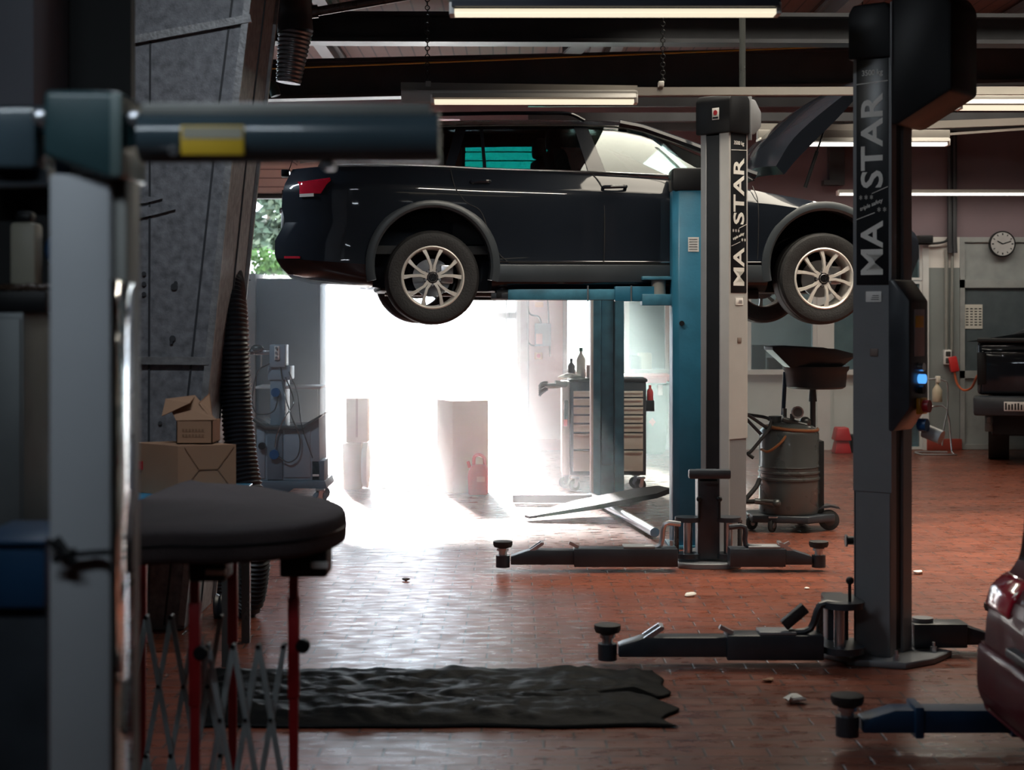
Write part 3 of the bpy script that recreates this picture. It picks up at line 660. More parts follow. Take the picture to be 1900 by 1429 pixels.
lift_post('lift_post', 'nearest grey lift post, with the control box on its right side', 1.775, 7.85, math.radians(-37), True)
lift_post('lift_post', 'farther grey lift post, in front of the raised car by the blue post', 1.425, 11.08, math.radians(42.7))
# ------------------------------------------------------------------ floor level lifting arms and carriages
def disc_pad(t, x, y, zt, r, z0=.03):
    b = MB(); b.stack((x, y, zt-.042), (0,0,1), [(0, r*.55), (.006, r*.9), (.02, r), (.040, r), (.042, r*.9)], 26); p = b.build('pad', 'rubber', t)
    b = MB(); b.cyl((x, y, z0+.05), (x, y, zt-.04), r*.42, n=16); b.cyl((x, y, zt-.06), (x, y, zt-.045), r*.6, n=16); b.build('pad_spindle', 'zinc', p)
    b = MB(); b.cyl((x, y, z0), (x, y, z0+.075), r*.72, n=16); b.build('pad_socket', 'liftdark', p)
def arm(t, xi, xo, y, z0=.035, h=.115, ext=.45, pad_z=.19, mat='liftdark', clips=True):
    """telescopic arm along X from xi (at the carriage) to xo (the pad)"""
    s = 1 if xo > xi else -1; L = abs(xo-xi); xm = xi+s*(L-ext)
    b = MB(); b.box(xi, xm, y-.07, y+.07, z0, z0+h, .006)
    a = b.build('arm', mat, t)
    b = MB(); b.prism([(xm-s*.05, z0+.012), (xo-s*.05, z0+.012), (xo-s*.05, z0+h*.55), (xo-s*.17, z0+h-.012), (xm-s*.05, z0+h-.012)], 'y', y-.055, y+.055, .005); b.build('arm_extension', mat, a)
    disc_pad(t, xo, y, pad_z, .062, z0-.01)
    if clips:
        b = MB(); xe = xo-s*.11
        for d in (-.045, .045): b.bar((xe-s*.03, y+d, z0+h*.62), (xe+s*.0-s*.14, y+d, z0+h+.03), .012, .022)
        b.bar((xe-s*.14, y-.05, z0+h+.03), (xe-s*.14, y+.05, z0+h+.03), .02, .014)
        b.build('stop_clip', 'zinc', a)
        b = MB(); b.bar((xm-s*.03, y-.03, z0+h+.006), (xm+s*.03, y-.03, z0+h+.035), .03, .02); b.build('slide_stop', 'zinc', a)
    return a
def brace(t, xi, xo, y, z0, z1, mat='liftdark'):
    b = MB(); s = 1 if xo > xi else -1
    b.tube([(xi, y, z1), (xi+s*.10, y, z1), (xo-s*.1, y, z0+.02), (xo, y, z0)], .017, 8, 3)
    b.build('arm_brace', mat, t)
def pin(t, x, y, z0, z1):
    b = MB(); b.cyl((x, y, z0), (x, y, z1), .008, n=8); b.ball((x, y, z1+.012), .019); b.build('release_pin', 'black', t)
def carriage(t, x, y, spread=.13):
    b = MB(); b.box(x-.07, x+.07, y-.06, y+.10, .05, .62, .006); b.build('carriage_block', 'liftdark', t)
    for s in (-1, 1):
        for z in (.055, .29):
            b = MB(); b.cyl((x+s*spread, y-.02, z), (x+s*spread, y-.02, z+.03), .085, n=24); b.build('arm_bracket', 'liftdark', t)
        b = MB(); b.cyl((x+s*spread, y-.02, .085), (x+s*spread, y-.02, .30), .028, n=16); b.build('pivot_pin', 'zinc', t)
        b = MB(); b.cyl((x+s*(spread+.075), y-.03, .085), (x+s*(spread+.075), y-.03, .30), .016, n=12); b.build('pivot_guide', 'tank', t)
        pin(t, x+s*.065, y-.09, .32, .43)
    b = MB(); b.prism([(x-.2, y-.12), (x-.1, y-.17), (x+.1, y-.17), (x+.2, y-.12), (x+.2, y+.1), (x-.2, y+.1)], 'z', .0, .035, .004, 1); b.build('foot_plate', 'liftgrey', t)
YM = 10.45
t = thing('lift_arm_assembly', 'anthracite lifting arms on the floor at the foot of the farther grey post', 'lift arms', (1.27, YM+.1, 0))
carriage(t, 1.27, YM+.22)
b = MB(); b.box(1.27-.035-.03, 1.27+.06, YM+.16, YM+.26, .55, .62, .004); b.box(1.27-.135, 1.27+.135, YM+.08, YM+.15, .575, .635, .012); b.build('crossbar', 'liftdark', t)
arm(t, X(1256, YM), X(933, YM), YM); arm(t, X(1352, YM), X(1519, YM), YM, ext=.22)
brace(t, X(1262, YM), X(1196, YM), YM-.02, .15, .30, 'zinc'); brace(t, X(1352, YM), X(1412, YM), YM-.02, .15, .28)
b = MB(); b.cbox((X(1416, YM), YM, .157), .2, .13, .014, bev=.003); b.cbox((X(1185, YM), YM, .157), .2, .13, .014, bev=.003); b.build('gear_segment', 'liftgrey', t)
YN = 7.67
t = thing('lift_arm_assembly', 'anthracite lifting arms on the floor at the foot of the nearest grey post', 'lift arms', (1.56, YN+.1, 0))
b = MB(); b.box(1.50, 1.60, YN+.14, YN+.30, .05, .29, .006); b.build('carriage_block', 'liftdark', t)
xb = X(1556, YN)
for z in (.06, .27):
    b = MB(); b.cyl((xb+.02, YN, z), (xb+.02, YN, z+.03), .10, n=24); b.bar((xb+.02, YN, z+.015), (1.56, YN+.2, z+.015), .16, .028); b.build('arm_bracket', 'liftdark', t)
b = MB(); b.cyl((xb, YN-.02, .09), (xb, YN-.02, .28), .026, n=16); b.build('pivot_pin', 'zinc', t)
b = MB(); b.cyl((xb-.085, YN+.02, .09), (xb-.085, YN+.02, .28), .018, n=16); b.build('pivot_guide', 'tank', t)
pin(t, X(1575, YN), YN-.02, .30, .385)
arm(t, X(1524, YN), X(1127, YN), YN, ext=.55)
brace(t, X(1560, YN), X(1462, YN), YN-.03, .155, .285)
b = MB(); b.bar((X(1452, YN), YN-.03, .19), (X(1492, YN), YN-.03, .275), .05, .05, bev=.006); b.build('brace_sleeve', 'rubber', t)
b = MB(); b.cbox((X(1440, YN), YN, .158), .17, .13, .014, bev=.003); b.build('gear_segment', 'liftgrey', t)
arm(t, X(1690, 7.95), X(1850, 7.95), 7.95, ext=.16, pad_z=.24, clips=False)
b = MB(); b.cyl((X(1712, 7.95), 7.95, .152), (X(1712, 7.95), 7.95, .17), .05, n=20); b.build('arm_bracket', 'liftgrey', t)
b = MB(); b.stack((X(1577, 7.9)-.03, 7.86, Z(1003, 7.86)), (1,0,0), [(0,.03),(.008,.03),(.01,.02),(.045,.02),(.05,.03),(.07,.03)], 16); b.build('cable_pulley', 'black', t)
b = MB(); b.bar((X(1577, 7.86)+.02, 7.86, Z(1003, 7.86)), (1.66, 7.84, Z(1003, 7.86)), .02, .03); b.build('pulley_bracket', 'black', t)
YP = 6.2
t = thing('swing_arm_lift', 'dark blue lifting arm in the shadow beside the red car at lower right', 'lift arm', (X(1700, YP), YP, 0))
arm(t, 2.6, X(1572, YP), YP, z0=.06, h=.11, ext=.6, pad_z=.205, mat='bluedark', clips=False)
b = MB(); b.box(X(1690, YP), X(1706, YP), YP-.075, YP+.075, .056, .174, .004); b.build('arm_collar', 'bluedark', t)
b = MB(); b.cyl((2.6, YP, 0), (2.6, YP, .22), .11, n=20); b.build('arm_hinge', 'liftdark', t)
# ================================================================== BLUE TWO POST LIFT
def blue_post(label, x, y, wdt, top, cap):
    t = thing('blue_lift_post', label, 'lift post', (x, y, 0))
    h = wdt/2
    b = MB(); b.prism([(x-h, y-.14), (x-h*.42, y-.14), (x-h*.42, y-.02), (x+h*.42, y-.02), (x+h*.42, y-.14), (x+h, y-.14), (x+h, y+.14), (x-h, y+.14)] if not cap else [(x-h+.04, y-.14), (x+h-.04, y-.14), (x+h, y-.1), (x+h, y+.14), (x-h, y+.14), (x-h, y-.1)], 'z', .02, top, .006, 1)
    b.build('column', 'blue' if cap else 'bluelt', t)
    b = MB(); b.box(x-h-.03, x+h+.03, y-.17, y+.17, 0, .025, .004); b.build('base_plate', 'bluelt', t)
    for sx in (-1, 1):
        b = MB(); b.cyl((x+sx*(h+.012), y-.155, .02), (x+sx*(h+.012), y-.155, .06), .014, n=6); b.build('anchor_bolt', 'zinc', t)
    return t
YBn = 11.56
xn = X(1249, 11.42)+.19
t = blue_post('blue lift post with black cap, left of the farther grey post', xn, YBn, .38, Z(352, 11.42), True)
MB().box(xn-.195, xn+.195, YBn-.155, YBn+.155, Z(354, 11.42), Z(311, 11.4), .018).build('top_cap', 'black', t)
s = MB().box(X(1277, 11.41), X(1297, 11.41), YBn-.144, YBn-.139, Z(467, 11.41), Z(440, 11.41)).build('load_sticker', 'white', t)
b = MB()
for k in range(5): b.box(X(1279, 11.41), X(1294, 11.41), YBn-.146, YBn-.144, Z(463-4.6*k, 11.41), Z(462-4.6*k, 11.41))
b.build('print', 'tank', s)
MB().cyl((X(1265, 11.41), YBn-.16, Z(600, 11.41)), (X(1265, 11.41), YBn-.135, Z(600, 11.41)), .018, n=14).build('bolt', 'black', t)
YBf = 14.55
xf_ = X(1128, 14.4)
t = blue_post('worn blue lift post behind the raised car, in front of the drawer trolley', xf_, YBf, .285, 2.72, False)
MB().box(xf_-.055, xf_+.055, YBf-.10, YBf-.022, .3, 2.6, .01).build('carriage_rail', 'bluelt', t)
MB().box(xf_-.148, xf_-.128, YBf-.146, YBf+.12, .06, 2.6, .003).build('lit_edge_strip', 'alu', t)  # white strip painting the lit left edge of the post
MB().box(xf_-.15, xf_+.15, YBf-.15, YBf+.15, 2.70, 2.82, .015).build('top_cap', 'black', t)
# raised arms of the blue lift, under the car sills
def raised(label, x0, y, z, xa, far=False):
    t = thing('raised_lift_arm', label, 'lift arm', (x0, y, z))
    b = MB(); b.box(X(1140, y), x0-.02, y-.06, y+.06, z-.05, z+.055, .005); b.build('arm', 'blue', t)
    b = MB(); b.box(xa+.04, X(1150, y), y-.045, y+.045, z-.04, z+.035, .004); b.build('arm_extension', 'bluelt', t)
    b = MB(); b.box(xa-.08, xa+.06, y-.04, y+.04, z-.035, z+.01, .004); b.cyl((xa, y, z-.03), (xa, y, z+.07), .035, n=16); b.cyl((xa, y, z+.055), (xa, y, z+.085), .06, n=20); b.build('pad', 'liftdark', t)
    b = MB(); b.box(x0-.16, x0+.1, y-.09, y+.09, z-.08, z+.0, .006); b.box(x0-.16, x0+.1, y-.09, y+.09, z+.10, z+.125, .006); b.build('arm_bracket', 'bluelt', t)
    b = MB(); b.cyl((x0-.04, y-.02, z-.0), (x0-.04, y-.02, z+.10), .052, n=18); b.build('pivot_bush', 'stripgrey', t)
    for u in (1170, 1090): MB().cyl((X(u, y), y-.065, z-.05), (X(u, y), y-.065, z+.06), .006, n=8).build('stop_rod', 'zinc', t)
    return t
raised('blue lifting arm under the near sill of the raised black car', X(1232, 11.6), 11.62, Z(546, 11.6), X(932, 11.6))
# loose floor hardware between the blue posts
YF = 13.2
t = thing('floor_frame', 'flat steel floor frame with silver tube at the foot of the far blue post', 'floor frame', (X(1110, YF), YF, 0))
b = MB(); b.cyl((X(1098, 14.2), 14.2, .05), (X(1215, 11.9), 11.9, .05), .035, n=16); b.build('silver_tube', 'zinc', t)
b = MB(); b.bar((X(952, 14.1), 14.1, .05), (X(1098, 14.05), 14.05, .05), .12, .07, bev=.008); b.build('flat_arm', 'liftgrey', t)
b = MB(); b.bar((X(1128, 14.1), 14.1, .03), (X(1180, 14.0), 14.0, .03), .3, .05, bev=.008); b.build('foot', 'tank', t)
b = MB(); A_, B_ = Vector((X(978, 12.95), 12.95, .022)), Vector((X(1232, 13.5), 13.5, .165)); m1, m2 = A_.lerp(B_, .42), A_.lerp(B_, .86)
rings = []
for c_, wd_, th_ in ((A_, .10, .02), (m1, .38, .035), (m2, .40, .04), (B_, .22, .045)):
    d_ = Vector((-.39, .92, 0))*wd_/2
    rings.append([b.bm.verts.new(c_-d_), b.bm.verts.new(c_+d_), b.bm.verts.new(c_+d_+Vector((0,0,th_))), b.bm.verts.new(c_-d_+Vector((0,0,th_)))])
b.skin(rings)
tag(b.build('ramp_board', 'rubber', angle=15), 'dark slanting ramp board lying across the silver tube on the floor', 'ramp')
# ================================================================== THE RAISED ESTATE CAR (local frame: x forward from the rear axle, y left, z up from the tyres)
CAR_YAW = math.radians(7); CAR_Z = 1.555; WB = 2.82; WR = .332
car = thing('estate_car', 'black estate car raised on the blue lift with its bonnet open', 'car', (-.662, 12.364, CAR_Z), CAR_YAW, local=True)
cy_, sy_ = math.cos(CAR_YAW), math.sin(CAR_YAW)
def interp(x, pts):
    if x <= pts[0][0]: return pts[0][1]
    for (a, p), (c, q) in zip(pts, pts[1:]):
        if x <= c:
            t = (x-a)/(c-a); t = t*t*(3-2*t) if False else t
            return p+(q-p)*t
    return pts[-1][1]
def loc_side(u, v, yl=-.88):
    """photo pixel on the near flank -> (x, z) in the car's frame"""
    k = (u-950)/FPX; X0, Y0 = car.location.x-sy_*yl, car.location.y+cy_*yl
    x = (k*Y0-X0)/(cy_-k*sy_); Y = Y0+x*sy_
    return x, Z(v, Y)-CAR_Z
rear_x = [(.24, -.72), (.31, -.84), (.355, -1.0), (.435, -1.08), (.51, -1.10), (.63, -1.095), (.69, -1.03), (.76, -1.02), (.835, -1.05), (.89, -1.05), (.99, -1.03), (1.08, -.985), (1.2, -.93)]
front_x = [(.22, 3.45), (.3, 3.60), (.5, 3.68), (.68, 3.67), (.8, 3.58), (.9, 3.36), (1.0, 3.1), (1.2, 2.9)]
belt_pts = [loc_side(u, v) for u, v in ((560, 306), (700, 304), (830, 309), (900, 313), (1000, 316), (1100, 319.5), (1247, 326), (1330, 332), (1382, 338))]
belt_pts = [(-1.3, 1.10)]+belt_pts+[(2.6, .985), (3.05, .89), (3.4, .78), (3.7, .70)]
belt = lambda x: interp(x, belt_pts)
prof = [(0, .10, 0), (.06, .035, .0), (.13, .012, .0), (.19, .0, .0), (.20, -.004, .0), (.24, .004, 0), (.36, .012, 0), (.52, .004, 0), (.66, -.002, 0), (.78, .0, 0), (.835, .002, 0), (.86, .012, 0), (.90, .030, 0), (.96, .052, 0), (1.0, .075, 0)]
ZB = .235
def body_pt(tx, k):
    f, ins, _ = prof[k]
    z0 = interp(tx, [(0, .31), (.06, .28), (.14, .24), (.9, .235), (1, .27)])
    # z runs from the underside to the belt at this station; x is bounded by nose and tail outlines at that height
    xa = -1.1+4.78*tx; z = z0+(belt(xa)-z0)*f
    r, fr = interp(z, rear_x), interp(z, front_x)
    x = r+(fr-r)*tx
    dr, df = x-r, fr-x
    wd = .915
    if dr < .55: wd -= .27*((1-dr/.55)**2.4)
    if df < .95: wd -= .42*((1-df/.95)**2.2)
    bulge = .022*math.exp(-((x-0)/.5)**2)+.02*math.exp(-((x-WB)/.5)**2)
    if .3 < f < .88: wd += bulge*.6
    return x, wd-ins, z
NS = 90
b = MB(); near, far = [], []
txs = [.5-.5*math.cos(PI*i/NS) if False else i/NS for i in range(NS+1)]
txs = sorted(set(txs+[.004, .015, .03, .985, .995]))
for t in txs:
    A, B = [], []
    for k in range(len(prof)):
        x, wd, z = body_pt(t, k); A.append(b.bm.verts.new((x, -wd, z))); B.append(b.bm.verts.new((x, wd, z)))
    near.append(A); far.append(B)
K = len(prof)
for i in range(len(txs)-1):
    for k in range(K-1):
        b.bm.faces.new([near[i][k], near[i+1][k], near[i+1][k+1], near[i][k+1]])
        b.bm.faces.new([far[i][k], far[i][k+1], far[i+1][k+1], far[i+1][k]])
    b.bm.faces.new([near[i][0], far[i][0], far[i+1][0], near[i+1][0]])
    b.bm.faces.new([near[i][K-1], near[i+1][K-1], far[i+1][K-1], far[i][K-1]])
for k in range(K-1):
    b.bm.faces.new([near[0][k], near[0][k+1], far[0][k+1], far[0][k]])
    b.bm.faces.new([near[-1][k], far[-1][k], far[-1][k+1], near[-1][k+1]])
body = b.build('body', 'carpaint', car, local=True, angle=30)
# wheel arches and the cabin well are cut out
cutters = []
ARC_Z, ARC_R = .415, .418
for (cx, yy) in ((0, -.95), (0, .95), (WB, -.95), (WB, .95)):
    c = MB(); s = 1 if yy > 0 else -1
    pl = [(cx+ARC_R*math.cos(PI*i/36), ARC_Z+ARC_R*math.sin(PI*i/36)) for i in range(37)]
    c.prism([(cx+ARC_R-.004, .0)]+pl+[(cx-ARC_R+.004, .0)], 'y', s*.60, s*1.1)
    cutters.append(c.build('cut', 'black'))
c = MB(); c.prism([(-.85, -.57), (.47, -.57), (.47, -.74), (1.95, -.74), (1.95, .74), (.47, .74), (.47, .57), (-.85, .57)], 'z', .48, 1.3); cutters.append(c.build('cut', 'black'))
c = MB(); c.box(2.25, 3.2, -.55, .55, .55, 1.3); cutters.append(c.build('cut', 'black'))
def apply_cuts(o, cutters):
    for c in cutters:
        m = o.modifiers.new('cut', 'BOOLEAN'); m.operation = 'DIFFERENCE'; m.object = c; m.solver = 'EXACT'
    for c in cutters: c.parent = None
    # both meshes are compared in world space, so the car's own frame is lent to the cutters
    for c in cutters: c.matrix_world = car_mat@c.matrix_world
    bpy.context.view_layer.update()
    dg = bpy.context.evaluated_depsgraph_get(); me = bpy.data.meshes.new_from_object(o.evaluated_get(dg))
    o.modifiers.clear(); old = o.data; o.data = me; bpy.data.meshes.remove(old); me.name = o.name
    for c in cutters: bpy.data.objects.remove(c)
bpy.context.view_layer.update()
car_mat = Matrix.Translation(car.location)@Matrix.Rotation(CAR_YAW, 4, 'Z')
apply_cuts(body, cutters)
me = body.data
for p in me.polygons: p.use_smooth = True
me.set_sharp_from_angle(angle=math.radians(28))
me.materials.clear(); me.materials.append(M['carpaint'])
# underbody, arch liners
b = MB(); b.box(-.36, 3.2, -.58, .58, .235, .34, .03); b.cyl((-.3, -.15, .25), (1.9, -.15, .23), .04, n=12); b.build('underbody', 'black', car, local=True)
b = MB(); b.box(.45, 2.35, -.85, -.77, .185, .25, .01); b.box(.45, 2.35, .77, .85, .185, .25, .01); b.build('sill_flange', 'black', car, local=True)
for cx in (0, WB):
    for s in (-1, 1):
        b = MB(); rings = []
        for i in range(33):
            a = math.radians(-14+208*i/32); cA, sA = math.cos(a), math.sin(a)
            rr = []
            for (r, y) in ((ARC_R-.012, .80), (ARC_R-.012, .918), (ARC_R+.004, .934), (ARC_R+.030, .934), (ARC_R+.052, .922), (ARC_R+.054, .88)):
                rr.append(b.bm.verts.new((cx+r*cA, s*y, ARC_Z+r*sA)))
            rings.append(rr)
        b.skin(rings, True); b.build('arch_trim', 'cladding', car, local=True)
for s in (-1, 1): MB().box(.44, 2.40, s*.895, s*.922, .30, .425, .008).build('sill_cladding', 'cladding', car, local=True)
# greenhouse: one surface from belt to roof rail, panes set in, pillars and roof outside
top_px = [(560, 262), (640, 246), (720, 236), (830, 231), (900, 229.5), (1000, 228.5), (1070, 228.5), (1150, 231.5), (1194, 241), (1253, 263.5), (1295, 280), (1345, 306), (1388, 332)]
top_pts = [loc_side(u, v, -.70) for u, v in top_px]
rail = lambda x: interp(x, top_pts)
X_A = top_pts[-1][0]
def gh(x, f, out=0.0, side=-1):
    zb, zt = belt(x)-.004, max(rail(x), belt(x)+.012)
    z = zb+(zt-zb)*f
    y = .838+out-(.17*(z-zb)/.40)*(1+.25*f)
    if x < -.4: y -= .10*((-.4-x)/.6)**2
    return Vector((x, side*y, z))
def strip(name, xl, xr, mat, out, thick=.012, n=14, f0=0., f1=1., side=-1, parent=None):
    """patch of the greenhouse side between two slanted edges xl(f), xr(f)"""
    b = MB(); m = 8; g = []; h = []
    for i in range(n+1):
        ra, rb = [], []
        for j in range(m+1):
            f = f0+(f1-f0)*j/m; x = xl(f)+(xr(f)-xl(f))*i/n
            ra.append(b.bm.verts.new(gh(x, f, out, side))); rb.append(b.bm.verts.new(gh(x, f, out-thick, side)))
        g.append(ra); h.append(rb)
    for i in range(n):
        for j in range(m):
            b.bm.faces.new([g[i][j], g[i+1][j], g[i+1][j+1], g[i][j+1]]); b.bm.faces.new([h[i][j], h[i][j+1], h[i+1][j+1], h[i+1][j]])
    for i in range(n):
        b.bm.faces.new([g[i][0], h[i][0], h[i+1][0], g[i+1][0]]); b.bm.faces.new([g[i][m], g[i+1][m], h[i+1][m], h[i][m]])
    for j in range(m):
        b.bm.faces.new([g[0][j], g[0][j+1], h[0][j+1], h[0][j]]); b.bm.faces.new([g[n][j], h[n][j], h[n][j+1], g[n][j+1]])
    return b.build(name, mat, parent or car, local=True)
LX = lambda u0, u1: (lambda f, a=loc_side(u0, 313)[0], c=loc_side(u1, 235, -.72)[0]: a+(c-a)*f)
for s in (-1, 1):
    strip('side_window', LX(640, 690), LX(828, 850), 'glassdark', -.006, .006, side=s)
    strip('side_window', LX(842, 866), LX(899, 893), 'glassdark', -.006, .006, n=6, side=s)
    strip('side_window', LX(903, 896), LX(1096, 1068), 'glassdark', -.006, .006, side=s)
    strip('side_window', LX(1126, 1090), lambda f: loc_side(1352, 333)[0]-f*.95 if False else LX(1352, 1190)(f), 'glassclear', -.006, .006, n=24, side=s)
    strip('pillar', LX(590, 620), LX(646, 696), 'carpaint', .004, .03, n=4, side=s)
    strip('pillar', LX(826, 848), LX(844, 868), 'carpaint', .002, .03, n=3, side=s)
    strip('pillar', LX(898, 891), LX(904, 897), 'carpaint', .002, .02, n=2, side=s)
    strip('pillar', LX(1094, 1066), LX(1127, 1091), 'carpaint', .003, .03, n=4, side=s)
# roof shell with the rails folded over the side edges
def roof_shell(xs, zoff=0.):
    b = MB(); rows = []
    for x in xs:
        zt = rail(x); yt = -gh(x, 1.0, .006).y
        row = []
        for j in range(13):
            q = -1+2*j/12; cr = 1-abs(q)**2.6
            row.append(Vector((x, q*yt, zt+.015+.062*cr+(-.02 if abs(q) == 1 else 0))))
        rows.append(row)
    V = [[b.bm.verts.new(p) for p in r] for r in rows]; W = [[b.bm.verts.new(p-Vector((0,0,.03))) for p in r] for r in rows]
    for i in range(len(xs)-1):
        for j in range(12):
            b.bm.faces.new([V[i][j], V[i+1][j], V[i+1][j+1], V[i][j+1]]); b.bm.faces.new([W[i][j], W[i][j+1], W[i+1][j+1], W[i+1][j]])
        b.bm.faces.new([V[i][0], W[i][0], W[i+1][0], V[i+1][0]]); b.bm.faces.new([V[i][12], V[i+1][12], W[i+1][12], W[i][12]])
    for j in range(12):
        b.bm.faces.new([V[0][j], V[0][j+1], W[0][j+1], W[0][j]]); b.bm.faces.new([V[-1][j], W[-1][j], W[-1][j+1], V[-1][j+1]])
    return b
x_ws = loc_side(1165, 231, -.7)[0]
roof_shell([-.93+(x_ws+.93)*i/24 for i in range(25)]).build('roof', 'carpaint', car, local=True)
# A pillars and bright window lines
for s in (-1, 1):
    b = MB(); pts = []
    for i in range(13):
        x = x_ws-.05+(X_A+.03-x_ws+.05)*i/12; pts.append(gh(x, 1., .002, s)+Vector((0, 0, .018)))
    b.tube(pts, .030, 8, 2); b.build('a_pillar', 'carpaint', car, local=True)
    b = MB(); pts = [gh(-.62+(X_A+.62)*i/30, 1., .022, s)+Vector((0,0,-.012)) for i in range(31)]; b.tube(pts, .0075, 6, 1); b.build('chrome_window_line', 'chrome', car, local=True)
    b = MB(); pts = [gh(-.70+(X_A+.60)*i/30, 0., .012, s)+Vector((0,0,.006)) for i in range(31)]; b.tube(pts, .0085, 6, 1); b.build('chrome_belt_line', 'chrome', car, local=True)
    b = MB(); pts = [gh(x, 1., -.03, s)+Vector((0,0,dz)) for x, dz in ((-.8, .03), (-.7, .075), (-.3, .082), (.3, .082), (.75, .082), (1.0, .078), (1.12, .03))]; b.tube(pts, .014, 8, 4); b.build('roof_rail', 'carpaint', car, local=True)
# windscreen and rear screen
def pane(p, name, mat, th=.006):
    b = MB(); q = [Vector(v) for v in p]; nrm = (q[1]-q[0]).cross(q[3]-q[0]).normalized()*th
    b.hexa([v-nrm for v in q]+q); return b.build(name, mat, car, local=True)
ytop = -gh(x_ws, 1).y-.02; zt = rail(x_ws)+.03
pane([(x_ws, -ytop, zt), (X_A+.05, -.70, 1.05), (X_A+.05, .70, 1.05), (x_ws, ytop, zt)], 'windscreen', 'glassclear')
pane([(-1.0, -.60, 1.10), (-.90, -.55, 1.40), (-.90, .55, 1.40), (-1.0, .60, 1.10)], 'rear_screen', 'glassdark')
b = MB(); b.box(-1.02, -.86, -.58, .58, 1.43, 1.47, .012); b.build('roof_spoiler', 'carpaint', car, local=True)
b = MB(); b.tube([(-1.0, -.1, 1.12), (-1.035, -.25, 1.10), (-1.03, -.45, 1.09)], .018, 8, 3); b.box(-1.055, -1.0, -.5, -.38, 1.06, 1.11, .008); b.build('rear_wiper', 'black', car, local=True)
# lamps
for s in (-1, 1):
    cpts = [(552, 330), (620, 325), (612, 350), (596, 362), (553, 362), (548, 345)]
    pl = [loc_side(u, v) for u, v in cpts]
    def bodyy(x, z):
        r = interp(z, rear_x); dr = x-r; wd = .915-.012
        if dr < .55: wd -= .27*((1-max(0, dr)/.55)**2.4)
        f = (z-.25)/(belt(x)-.25)
        return wd-(.03 if f > .88 else 0)
    b = MB(); G = []; NX, NZ = 12, 8
    TLq, TRq, BRq, BLq = pl[0], pl[1], pl[3], pl[4]
    for i in range(NX+1):
        f = i/NX; row = []
        for j in range(NZ+1):
            g = j/NZ
            x = (TLq[0]*(1-f)+TRq[0]*f)*(1-g)+(BLq[0]*(1-f)+BRq[0]*f)*g; z = (TLq[1]*(1-f)+TRq[1]*f)*(1-g)+(BLq[1]*(1-f)+BRq[1]*f)*g
            x = max(x, interp(z, rear_x)+.004); o_ = .020 if 0 < i < NX and 0 < j < NZ else -.004
            row.append(b.bm.verts.new((x, s*(bodyy(x, z)+o_), z)))
        G.append(row)
    for i in range(NX):
        for j in range(NZ): b.bm.faces.new([G[i][j], G[i+1][j], G[i+1][j+1], G[i][j+1]])
    tl = b.build('tail_lamp', 'redlamp', car, local=True)
    b = MB(); x0, z0 = loc_side(556, 361); x1, z1 = loc_side(582, 361)
    b.bar((x0, s*(bodyy(x0, z0)+.024), z0), (x1, s*(bodyy(x1, z1)+.024), z1), .006, .022, up=(0,0,1)); b.build('reversing_lens', 'amber', tl, local=True)
    x0, z0 = loc_side(522, 476); x1, z1 = loc_side(556, 477)
    b = MB(); b.bar((x0+.02, s*(bodyy(x0+.02, z0)+.022), z0), (x1, s*(bodyy(x1, z1)+.018), z1), .012, .016); b.build('reflector', 'redlamp', car, local=True)
b = MB(); b.box(-1.075, -1.03, -.12, .12, .82, .86, .01); b.build('boot_badge_bar', 'chrome', car, local=True)
b = MB(); b.box(-1.06, -1.035, -.26, .26, .70, .81, .004); b.build('number_plate', 'white', car, local=True)
b = MB(); b.cyl((-1.058, 0, .95), (-1.035, 0, .95), .05, n=24); b.build('tailgate_badge', 'chrome', car, local=True)
# door shut lines and handles
def flank(x, z):
    f = max(0, min(1, (z-.24)/(belt(x)-.24)))
    ins = interp(f, [(p[0], p[1]) for p in prof]); bulge = .6*(.022*math.exp(-(x/.5)**2)+.02*math.exp(-((x-WB)/.5)**2)) if .3 < f < .88 else 0
    return .915-ins+bulge
b = MB()
for line in ([(1100, 321), (1116, 347), (1120, 400), (1119, 488), (1118, 522)], [(836, 312), (842, 345), (852, 362), (866, 378), (890, 392), (906, 430), (924, 470), (944, 488)], [(1398, 345), (1404, 380), (1404, 470), (1400, 515)], [(944, 488), (1000, 488.5), (1118, 489), (1250, 491), (1400, 495)]):
    pts = []
    for u, v in line:
        x, z = loc_side(u, v); pts.append(Vector((x, -flank(x, z)-.0005, z)))
    b.tube(pts, .0035, 5, 4)
b.build('door_gap', 'rubber', car, local=True)
for (u0, u1, v) in ((874, 908, 338), (1118, 1160, 348)):
    x0, z0 = loc_side(u0, v); x1, z1 = loc_side(u1, v)
    b = MB(); b.tube([(x0, -flank(x0, z0), z0), (x0+.015, -flank(x0, z0)-.032, z0), (x1-.015, -flank(x1, z1)-.032, z1+.004), (x1, -flank(x1, z1), z1+.004)], .013, 8, 3); b.build('door_handle', 'carpaint', car, local=True)
b = MB(); pts = []
for i in range(20):
    x = .47+1.9*i/19; z = loc_side(1000, 486)[1]; pts.append((x, -flank(x, z)-.003, z-.0))
b.tube(pts, .006, 6, 1); b.build('chrome_sill_line', 'chrome', car, local=True)
b = MB(); b.ball((1.98, -.99, 1.10), .1, 16, (.6, .9, .65)); b.bar((1.95, -.86, 1.06), (1.97, -.95, 1.08), .06, .03); b.build('door_mirror', 'carpaint', car, local=True)
